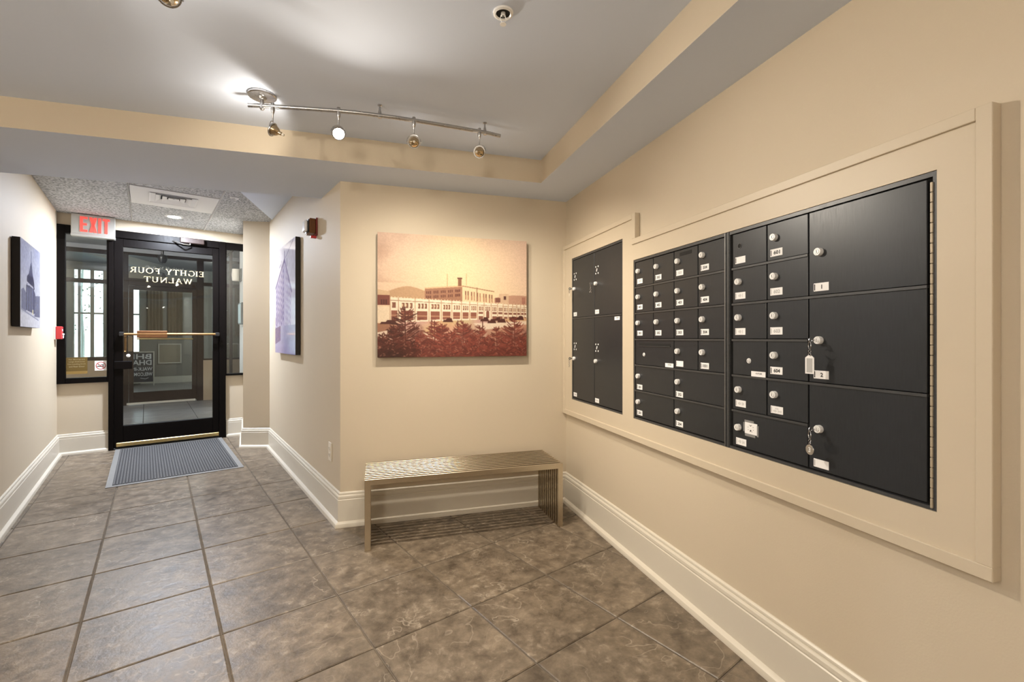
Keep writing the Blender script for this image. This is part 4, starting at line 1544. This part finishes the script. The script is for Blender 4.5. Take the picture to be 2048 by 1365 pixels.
pull = thing('fire_alarm_pull', tuple(hall(-.68, 6.36, 1.18)), 'small red fire alarm pull station on left wall beside the entrance frame', 'fire alarm')
t = MB(HALL).cbox(-.70, -.690, 6.305, 6.415, 1.182, 1.315, .003)
part(t, 'back_plate', 'ivory', pull, smooth=False)
t = MB(HALL).cbox(-.690, -.645, 6.31, 6.41, 1.186, 1.312, .004)
part(t, 'housing', 'red', pull, smooth=False)
t = MB(HALL)
t.cbox(-.645, -.634, 6.325, 6.395, 1.225, 1.243, .003); t.cbox(-.645, -.636, 6.35, 6.37, 1.195, 1.225, .003)
put_text(t, 'FIRE', .022, HALL.inverted() @ hall(-.6445, 6.36, 1.275), (0, 1, 0), 0, width=.07)
part(t, 'pull_handle', 'label', pull, 'white T-shaped handle', smooth=False)

st = thing('fire_alarm_strobe', tuple(HR @ Vector((.62, .04, 1.955))), 'red fire alarm with clear strobe lens high on right hall wall', 'fire alarm')
t = MB(HR).cbox(.560, .690, 0, .012, 1.955, 2.085, .003)
part(t, 'back_plate', 'dark_red', st, smooth=False)
t = MB(HR).cbox(.568, .682, .012, .055, 1.968, 2.078, .004)
part(t, 'sounder', 'copper_dark', st, smooth=False)
t = MB(HR).cbox(.578, .672, .055, .062, 1.975, 2.07, .002)
part(t, 'bezel', 'black', st, smooth=False)
t = MB(HR).cbox(.585, .665, .062, .085, 1.98, 2.065, .008)
part(t, 'strobe_lens', 'clear_lens', st, smooth=False)
t = MB(HR).cbox(.575, .60, .004, .045, 1.935, 1.952, .003)
part(t, 'test_switch', 'red', st, smooth=False)

ot = thing('power_outlet', tuple(HR @ Vector((.222, 0, .365))), 'ivory power outlet low on the right hall wall near corner', 'outlet')
part(MB(HR).cbox(.186, .258, 0, .006, .367, .493, .0025), 'cover_plate', 'ivory', ot, smooth=False)
t = MB(HR)
for zc in (.452, .408):
    t.cbox(.205, .239, .006, .009, zc - .016, zc + .016, .002, 0)
    t.box(.212, .214, .009, .0095, zc - .004, zc + .008, 1); t.box(.230, .232, .009, .0095, zc - .004, zc + .008, 1); t.box(.220, .224, .009, .0095, zc - .011, zc - .006, 1)
part(t, 'socket', ['ivory', 'ink'], ot, smooth=False)

# =================================================================== DOOR MAT
MU0, MU1, MV0, MV1 = -.250, .712, 4.855, 6.46
dm = thing('floor_mat', tuple(hall((MU0 + MU1) / 2, (MV0 + MV1) / 2, 0)), 'grey ribbed entrance mat with pale rubber border before the door', 'mat')
t = MB(HALL)
t.prism([(MU0, MV0), (MU1, MV0), (MU1, MV1), (MU0, MV1)], .0002, .0055)
part(t, 'rubber_border', 'rubber', dm, smooth=False)
t = MB(HALL).box(MU0 + .04, MU1 - .04, MV0 + .04, MV1 - .02, .0055, .0062)
part(t, 'pile', 'carpet', dm, smooth=False)
t = MB(HALL)
u = MU0 + .044
while u < MU1 - .05:
    t.prism([(u, MV0 + .045), (u + .0095, MV0 + .045), (u + .0095, MV1 - .025), (u, MV1 - .025)], .006, .0105)
    u += .0205
o = part(t, 'rib', 'carpet_hi', dm, smooth=False)
o['kind'] = 'stuff'

# =================================================================== ENTRANCE DOOR AND SIDE WINDOWS
VD0, VD1 = 6.462, 6.540


def frame_window(name, u0, u1, z0, z1, fl_, fr_, ft, fb, label, gmat='glass', fmat='bronze', v0=VD0, v1=VD1):
    root = thing(name, tuple(hall((u0 + u1) / 2, (v0 + v1) / 2, z0)), label, None, None, 'structure')
    for nm, a, b, c, d in (('jamb', u0, u0 + fl_, z0, z1), ('jamb', u1 - fr_, u1, z0, z1), ('head_bar', u0 + fl_, u1 - fr_, z1 - ft, z1), ('sill_bar', u0 + fl_, u1 - fr_, z0, z0 + fb)):
        if b - a > .001 and d - c > .001:
            part(MB(HALL).cbox(a, b, v0, v1, c, d, .002), nm, fmat, root, smooth=False)
    vm = (v0 + v1) / 2
    part(MB(HALL).box(u0 + fl_ - .004, u1 - fr_ + .004, vm - .004, vm + .004, z0 + fb - .004, z1 - ft + .004), 'glass_pane', gmat, root, smooth=False)
    return root


frame_window('window_1', -.699, -.308, .731, 2.352, .063, .013, .084, .055, 'narrow dark-framed side window left of the entrance door')
frame_window('window_2', .755, 1.245, .742, 2.352, .010, .01, .080, .024, 'dark-framed side window between door and pilaster')

d1 = thing('door_1', tuple(hall(.21, 6.5, 0)), 'dark bronze glass entrance door with gold lettering and push bar', None, None, 'structure')
for nm, a, b, c, d in (('jamb', -.308, -.266, 0, 2.352), ('jamb', .690, .755, 0, 2.352), ('head_bar', -.266, .690, 2.272, 2.352)):
    part(MB(HALL).cbox(a, b, 6.455, 6.545, c, d, .003), nm, 'bronze', d1, smooth=False)
for nm, a, b, c, d in (('stile', -.264, -.188, .02, 2.268), ('stile', .625, .688, .02, 2.268), ('top_rail', -.188, .625, 2.184, 2.268), ('bottom_rail', -.188, .625, .02, .250)):
    part(MB(HALL).cbox(a, b, 6.475, 6.525, c, d, .003), nm, 'bronze', d1, smooth=False)
part(MB(HALL).box(-.192, .629, 6.496, 6.504, .246, 2.188), 'glass_pane', 'glass', d1, smooth=False)
part(MB(HALL).cbox(-.245, .686, 6.452, 6.474, .030, .072, .004), 'door_sweep', 'brass', d1, 'brass sweep strip along the bottom', smooth=False)
part(MB(HALL).cbox(-.266, .690, 6.46, 6.56, .0, .016, .003), 'threshold', 'black', d1, smooth=False)
pb = part(MB(HALL).tube([(-.206, 6.420, 1.238), (.655, 6.420, 1.242)], .0135, 12), 'push_bar', 'copper', d1, 'copper-coloured push bar')
part(MB(HALL).cbox(-.073, .191, 6.408, 6.455, 1.198, 1.277, .004), 'latch_case', 'copper_dark', pb, 'dark copper latch case', smooth=False)
for uu in (-.200, .665):
    part(MB(HALL).cbox(uu - .022, uu + .022, 6.405, 6.475, 1.218, 1.262, .006), 'bracket', 'black', pb, smooth=False)
part(MB(HALL).tube([(-.172, 6.55, 1.22), (-.172, 6.575, 1.20), (-.172, 6.575, 1.06), (-.172, 6.55, 1.04)], .011, 10), 'pull_handle', 'copper', d1, 'vertical outside pull handle')
part(MB(HALL).cbox(-.150, -.112, 6.53, 6.545, 1.05, 1.215, .003), 'pull_plate', 'tan_panel', d1, smooth=False)
part(MB(HALL).lathe([(.018, 0), (.018, .006), (.014, .009), (0, .010)], (-.145, 6.474, 1.005), (0, -1, 0), 20), 'lock_cylinder', 'chrome', d1)
part(MB(HALL).cbox(-.262, -.112, 6.45, 6.478, .862, .948, .004), 'latch_block', 'bronze', d1, smooth=False)
t = MB(HALL)
t.cbox(.308, .536, 6.40, 6.455, 2.285, 2.345, .006)
cl = part(t, 'door_closer', 'bronze2', d1, smooth=False)
part(MB(HALL).tube([(.40, 6.42, 2.285), (.40, 6.42, 2.268), (.335, 6.37, 2.262), (.24, 6.45, 2.30)], .007, 8), 'closer_arm', 'chrome2', cl, 'bare metal closer arm')
t = MB(HALL)
serif_word(t, 'EIGHTY FOUR', .062, (.541, 6.4945, 1.916), (-1, 0, 0), .675)
serif_word(t, 'WALNUT', .060, (.425, 6.4945, 1.822), (-1, 0, 0), .440)
part(t, 'lettering', 'gold_leaf', d1, 'gold EIGHTY FOUR WALNUT lettering seen from behind', smooth=False)

# signs on the left side window
sg = thing('door_notice', tuple(hall(-.55, 6.492, .82)), 'small gold and brown delivery notice in the corner of left side window', 'sign')
t = MB(HALL)
t.box(-.632, -.472, 6.488, 6.494, .856, .996, 0)
t.box(-.632, -.472, 6.488, 6.494, .826, .855, 1)
part(t, 'plate', ['gold_sign', 'gold_band'], sg, smooth=False)
t = MB(HALL)
for k, s in enumerate(('For Moving and', 'Large Deliveries', 'Use Loading Dock', 'and Rear Door')):
    put_text(t, s, .013, (-.552, 6.487, .975 - k * .024), (1, 0, 0), 0, width=.12 if k != 2 else .136, bold=.01)
part(t, 'lettering', 'gold_text', sg, smooth=False)
sn = thing('no_smoking_sign', tuple(hall(-.368, 6.492, .855)), 'white no-smoking sticker at the lower right of left side window', 'sign')
part(MB(HALL).box(-.416, -.321, 6.488, 6.494, .855, .956), 'plate', 'label', sn, smooth=False)
t = MB(HALL)
t.lathe([(.034, 0), (.040, 0), (.040, .001), (.034, .001)], (-.368, 6.488, .906), (0, -1, 0), 32, close=True)
t.tube([(-.393, 6.4872, .931), (-.343, 6.4872, .881)], .0028, 6)
part(t, 'ring', 'sign_red', sn, 'red ring and slash')
t = MB(HALL)
t.box(-.397, -.345, 6.4865, 6.488, .895, .903)
for k in range(3):
    t.tube([(-.348 - k * .006, 6.4872, .905), (-.343 - k * .006, 6.4872, .915), (-.352 - k * .009, 6.4872, .922)], .0013, 5)
part(t, 'cigarette', 'ink', sn)

# =================================================================== VESTIBULE
VO = 10.6
ZV = 2.79
mb = MB(HALL).box(-1.3, 1.25, 6.62, VO + .1, -.08, -.006)
fv = struct(mb, 'floor_vestibule', 'stone_gap', 'grey stone floor of the vestibule', smooth=False)
vt = {}
for i in range(4):
    for j in range(7):
        a0, a1, b0, b1 = -1.3 + i * .6375, -1.3 + (i + 1) * .6375, 6.62 + j * .583, 6.62 + (j + 1) * .583
        t = MB(HALL).cbox(a0 + .004, a1 - .004, b0 + .004, b1 - .004, -.012, 0, .002)
        part(t, 'paver', 'stone', fv, smooth=False)
struct(MB(HALL).box(-1.3, 1.25, 6.60, VO + .1, ZV, ZV + .08), 'ceiling_vestibule', 'ves_ceil', 'pale blue-grey vestibule ceiling', smooth=False)
struct(MB(HALL).box(1.15, 1.25, 6.60, 8.25, 0, ZV), 'wall_vestibule_right', 'cream', 'white vestibule wall carrying a call box', smooth=False)
struct(MB(HALL).box(-1.40, -1.30, 6.60, VO + .1, 0, ZV), 'wall_vestibule_left', 'wall', 'beige vestibule wall on the left', smooth=False)
struct(MB(HALL).box(-1.3, 1.25, 6.56, 6.61, 2.50, ZV), 'wall_vestibule_front', 'wall', 'beige strip above the entrance door on the vestibule side', smooth=False)
frame_window('window_3', 8.25, VO, 0, 0, 0, 0, 0, 0, 'unused') if False else None
# glazed right flank
wf = thing('window_3', tuple(hall(1.2, 9.4, 0)), 'glazed flank of the vestibule seen through right side window', None, None, 'structure')
for v0, v1, z0, z1, nm in ((8.25, 8.31, 0, ZV, 'jamb'), (9.40, 9.45, .1, ZV - .06, 'mullion'), (10.52, 10.58, 0, ZV, 'jamb'), (8.31, 10.52, 0, .10, 'sill_bar'), (8.31, 10.52, ZV - .08, ZV, 'head_bar')):
    part(MB(HALL).cbox(1.155, 1.21, v0, v1, z0, z1, .002), nm, 'bronze2', wf, smooth=False)
part(MB(HALL).box(1.178, 1.186, 8.30, 10.53, .09, ZV - .07), 'glass_pane', 'glass2', wf, smooth=False)
struct(MB(HALL).box(1.9, 2.0, 6.6, 15.2, 0, 3.0), 'wall_arcade_right', 'arc_wall', 'grey wall beyond the glazed vestibule flank', smooth=False)

cb = thing('call_box', tuple(hall(1.12, 7.84, 1.40)), 'grey metal call box on the white vestibule wall', 'intercom')
part(MB(HALL).cbox(1.095, 1.149, 7.70, 7.98, 1.40, 1.72, .006), 'housing', 'grey_box', cb, smooth=False)
part(MB(HALL).cbox(1.088, 1.096, 7.72, 7.96, 1.42, 1.70, .003), 'face_plate', 'chrome2', cb, smooth=False)
sc_ = thing('wall_sconce', tuple(hall(1.12, 8.1, 2.06)), 'small frosted wall sconce in the vestibule', 'lamp')
part(MB(HALL).cbox(1.13, 1.15, 8.03, 8.17, 2.06, 2.26, .004), 'back_plate', 'grey_box', sc_, smooth=False)
part(MB(HALL).lathe([(0, 2.07), (.05, 2.07), (.058, 2.16), (.05, 2.25), (0, 2.25)], (1.08, 8.10, 0), n=20), 'shade', 'ivory', sc_)

# outer storefront
frame_window('window_4', -1.30, -.330, .811, 2.72, .05, .04, .075, .06, 'dark-framed outer storefront window left of the outer door', 'glass2', 'bronze2', VO - .04, VO + .04)
w4 = bpy.data.objects['window_4']
part(MB(HALL).cbox(-1.25, -.37, VO - .04, VO + .04, 2.135, 2.205, .002), 'transom_bar', 'bronze2', w4, smooth=False)
struct(MB(HALL).box(-1.30, -.330, VO - .05, VO + .05, 0, .811), 'wall_outer_left', 'tan_panel', 'tan panel below the outer left window', smooth=False)
frame_window('window_5', .865, 1.25, .77, 2.72, .01, .02, .05, .03, 'dark-framed outer side window right of the outer door', 'glass2', 'bronze2', VO - .04, VO + .04)
w5 = bpy.data.objects['window_5']
part(MB(HALL).cbox(.875, 1.23, VO - .04, VO + .04, 2.20, 2.262, .002), 'transom_bar', 'bronze2', w5, smooth=False)
struct(MB(HALL).box(.865, 1.25, VO - .05, VO + .05, 0, .77), 'wall_outer_right', 'tan_panel', 'tan panel below the outer right window', smooth=False)
struct(MB(HALL).box(-1.30, 1.25, VO - .05, VO + .05, 2.72, ZV), 'wall_outer_header', 'ves_ceil', 'pale header above the outer doors', smooth=False)
d2 = thing('door_2', tuple(hall(.28, VO, 0)), 'dark brown outer glass door with transom beyond the vestibule', None, None, 'structure')
for nm, a, b, c, d in (('jamb', -.330, -.235, 0, 2.72), ('jamb', .765, .865, 0, 2.72), ('transom_bar', -.235, .765, 2.135, 2.262), ('head_bar', -.235, .765, 2.668, 2.72),
                       ('stile', -.232, -.165, .03, 2.130), ('stile', .690, .762, .03, 2.130), ('top_rail', -.165, .690, 2.060, 2.130), ('bottom_rail', -.165, .690, .03, .225)):
    part(MB(HALL).cbox(a, b, VO - .04, VO + .04, c, d, .002), nm, 'bronze2', d2, smooth=False)
part(MB(HALL).box(-.17, .695, VO - .004, VO + .004, .22, 2.065), 'glass_pane', 'glass2', d2, smooth=False)
part(MB(HALL).box(-.238, .768, VO - .004, VO + .004, 2.258, 2.672), 'transom_pane', 'glass2', d2, smooth=False)
part(MB(HALL).cbox(-.26, .74, VO - .075, VO - .045, .010, .045, .003), 'threshold', 'ivory', d2, 'pale metal threshold', smooth=False)
part(MB(HALL).tube([(-.12, VO - .09, 1.18), (.70, VO - .09, 1.18)], .014, 10), 'push_bar', 'brass', d2)
t = MB(HALL)
put_text(t, '@ash_of_blackbird', .075, (.276, VO - .0055, 2.474), (1, 0, 0), 0, width=.56, bold=.0)
part(t, 'lettering', 'white_vinyl', d2, 'white handle lettering on transom glass', smooth=False)
t = MB(HALL)
put_text(t, 'A', .10, (.262, VO - .0055, 2.345), (-1, 0, 0), 0, bold=.05)
part(t, 'monogram', 'black', d2, 'small black letter A', smooth=False)

dc = thing('dome_camera', tuple(hall(.196, 8.5, 2.55)), 'black dome security camera hanging from the vestibule ceiling', 'camera')
t = MB(HALL).lathe([(0, ZV), (.05, ZV), (.05, ZV - .02), (.018, ZV - .03), (.016, 2.43), (.045, 2.42), (.058, 2.40), (.058, 2.37)], (.196, 8.5, 0), n=24)
part(t, 'mount', 'black', dc)
t = MB(HALL).lathe([(.058, 2.37), (.054, 2.335), (.036, 2.305), (0, 2.293)], (.196, 8.5, 0), n=24)
part(t, 'dome', 'black', dc)
vl = thing('recessed_light', tuple(hall(-.53, 7.2, ZV - .012)), 'added small domed fill light on the vestibule ceiling', 'lamp')  # dome added out of sight to brighten the vestibule and its ceiling
cv = hall(-.53, 7.2)
part(MB().lathe([(.09, ZV), (.09, ZV - .005), (.065, ZV - .007)], (cv.x, cv.y, 0), n=28), 'trim_ring', 'white_metal', vl)
part(MB().lathe([(.065, ZV - .007), (.060, ZV - .04), (.035, ZV - .065), (0, ZV - .075)], (cv.x, cv.y, 0), n=28), 'lens', 'can_glow', vl)
light('vestibule_fill', 'POINT', (cv.x, cv.y, ZV - .14), 45, (1.0, .95, .90), .06, parent=vl)

# =================================================================== ARCADE BEYOND
VA, ZA = 15.2, 3.05
struct(MB(HALL).box(-5, 2.0, VO + .1, VA + .1, -.08, -.001), 'floor_arcade', 'stone', 'grey stone floor of the arcade outside', smooth=False)
struct(MB(HALL).box(-5, 2.0, VO + .05, VA + .1, ZA, ZA + .1), 'ceiling_arcade', 'arc_ceil', 'dark grey arcade ceiling outside', smooth=False)
t = MB()
t.prism([hall(-1.9, VO + .2)[:2], hall(-1.7, VO + .2)[:2], hall(.6, VA)[:2], hall(.4, VA)[:2]], ZA - .18, ZA)
struct(t, 'ceiling_beam', 'arc_wall', 'diagonal beam under the arcade ceiling', smooth=False)
mb = MB(HALL)
mb.box(-.10, 2.0, VA, VA + .1, 0, ZA)
mb.box(-5, -.10, VA, VA + .1, 0, .73)
mb.box(-5, -.10, VA, VA + .1, 2.86, ZA)
mb.box(-.82, -.10, VA - .035, VA + .1, 2.47, 2.86)
struct(mb, 'wall_arcade_back', 'arc_wall', 'grey arcade wall facing the outer door', smooth=False)
wa = thing('window_6', tuple(hall(-1.2, VA, .73)), 'tall bright arcade windows with green-grey mullions', None, None, 'structure')
for a, b in ((-5, -4.4), (-3.7, -3.6), (-2.9, -2.8), (-2.2, -2.1), (-1.75, -1.34), (-1.275, -1.225), (-1.055, -.985), (-.82, -.62), (-.40, -.335), (-.13, -.10)):
    part(MB(HALL).cbox(a, b, VA - .03, VA + .09, .73, 2.86, .004), 'mullion', 'mullion', wa, smooth=False)
part(MB(HALL).cbox(-4.4, -.13, VA, VA + .06, 1.78, 1.82, .004), 'glazing_bar', 'mullion', wa, smooth=False)
part(MB(HALL).box(-4.4, -.10, VA + .026, VA + .034, .73, 2.86), 'glass_pane', 'glass2', wa, smooth=False)
struct(MB(HALL).box(-5.1, -5, VO, VA + .1, 0, ZA), 'wall_arcade_left', 'arc_wall', 'grey wall at the far left end of the arcade', smooth=False)
mb = MB(HALL)
mb.box(-5, -1.40, VO - .05, VO + .05, 0, ZA)
mb.box(-1.40, 2.0, VO - .02, VO + .05, ZV + .06, ZA)
struct(mb, 'wall_arcade_front', 'arc_wall', 'grey arcade wall either side of the vestibule', smooth=False)
baseb = MB(HALL).cbox(-.10, 1.9, VA - .02, VA, 0, .175, .004)
struct(baseb, 'baseboard_arcade', 'notice_frame', 'pale baseboard of the arcade wall', smooth=False)
# street trees outside the windows
for k, (uu, vv, s) in enumerate(((-1.32, 16.6, 1.0), (-2.4, 17.5, 1.2))):
    c = hall(uu, vv)
    root = thing('street_tree', (c.x, c.y, 0), ('thin street tree behind the bright arcade window', 'street tree further left outside the arcade window')[k], 'tree')
    part(MB().tube([(c.x, c.y, 0), (c.x + .02, c.y, 1.2), (c.x - .03, c.y, 2.2), (c.x + .05, c.y, 3.4)], [.055 * s, .045 * s, .035 * s, .02 * s], 8), 'trunk', 'mullion', root)
    t = MB()
    for q in range(150):
        a, rr_, z = random.uniform(0, 2 * PI), random.uniform(.1, .55) * s, random.uniform(1.2, 3.4)
        p = Vector((c.x + rr_ * math.cos(a), c.y + rr_ * math.sin(a), z))
        d_ = Vector((random.uniform(-1, 1), random.uniform(-1, 1), random.uniform(-1, 1))).normalized() * .045
        e_ = d_.cross(Vector((random.random(), random.random(), 1))).normalized() * .022
        t.add([p - d_, p + e_, p + d_, p - e_], [(0, 1, 2, 3)])
    o = part(t, 'foliage', 'leaf', root, smooth=False)
    o['kind'] = 'stuff'
nt_ = thing('notice_frame', tuple(hall(.507, VA - .02, .52)), 'pale framed notice on the arcade wall beyond the outer door', 'notice')
part(MB(HALL).box(.285, .73, VA - .022, VA, .545, 1.015), 'paper', 'notice', nt_, smooth=False)
for a, b, c, d in ((.257, .285, .515, 1.043), (.73, .757, .515, 1.043), (.285, .73, .515, .545), (.285, .73, 1.015, 1.043)):
    part(MB(HALL).cbox(a, b, VA - .035, VA, c, d, .003), 'frame_bar', 'notice_frame', nt_, smooth=False)
for k in range(7):
    u0 = .95 + .0 * k
for k, (uu, lab) in enumerate(((.20, 'brown drape on the arcade wall above the notice'), (.62, 'brown drape on the arcade wall right of the other drape'))):
    root = thing('curtain', tuple(hall(uu, VA - .03, 1.3)), lab, 'curtain', 'drapes on the arcade wall')
    t = MB(HALL)
    n = 14
    pts = []
    for i in range(n + 1):
        x = uu - .16 + .32 * i / n
        y = VA - .05 - .02 * math.sin(i * PI / 1.5)
        pts += [(x, y, 1.25), (x, y, 2.65), (x, y + .006, 1.25), (x, y + .006, 2.65)]
    fs = []
    for i in range(n):
        b = 4 * i
        fs += [(b, b + 4, b + 5, b + 1), (b + 2, b + 3, b + 7, b + 6), (b + 1, b + 5, b + 7, b + 3), (b, b + 2, b + 6, b + 4)]
    fs += [(0, 1, 3, 2), (4 * n, 4 * n + 2, 4 * n + 3, 4 * n + 1)]
    t.add(pts, fs)
    part(t, 'cloth', 'curtain', root)
ab = thing('sandwich_board', tuple(hall(-.06, 14.6, 0)), 'chalkboard sandwich sign with reversed white lettering behind the outer door', 'sign')
t = MB(HALL)
t.cbox(-.30, .150, 14.58, 14.60, .10, .83, .003)
part(t, 'board', 'chalk', ab, smooth=False)
for a, b, c, d in ((-.33, -.30, 0, .86), (.150, .175, 0, .86), (-.30, .150, .83, .86), (-.30, .150, .075, .10)):
    part(MB(HALL).cbox(a, b, 14.57, 14.61, c, d, .003), 'frame_bar', 'notice_frame', ab, smooth=False)
t = MB(HALL)
for s, z, hh, ww in (('BHI', .735, .125, .36), ('DHA', .585, .125, .37), ('WALK-IN', .425, .085, .40), ('WELCOME', .295, .085, .40)):
    put_text(t, s, hh, (-.065, 14.578, z), (-1, 0, 0), 0, width=ww, bold=.02)
t.tube([(-.10, 14.578, .20), (0, 14.578, .175), (.06, 14.578, .205)], .006, 6)
part(t, 'lettering', 'chalk_text', ab, smooth=False)
al = thing('added_pendant', tuple(hall(1.4, 12.6, 2.2)), 'added fill globe pendant in the arcade outside', 'lamp')  # globe added behind the door jamb to brighten the arcade
ca = hall(1.4, 12.6)
part(MB().lathe([(0, ZA), (.06, ZA), (.06, ZA - .02), (.006, ZA - .03), (.006, 2.46), (.03, 2.45), (.03, 2.43)], (ca.x, ca.y, 0), n=20), 'stem', 'track', al)
part(MB().lathe([(.03, 2.43)] + [(.12 * math.sin(a), 2.31 + .12 * math.cos(a)) for a in np.linspace(.26, PI, 14)], (ca.x, ca.y, 0), n=24), 'globe', 'globe', al)
light('arcade_fill', 'POINT', (ca.x, ca.y, 2.31), 70, (1.0, .93, .85), .115, parent=al)
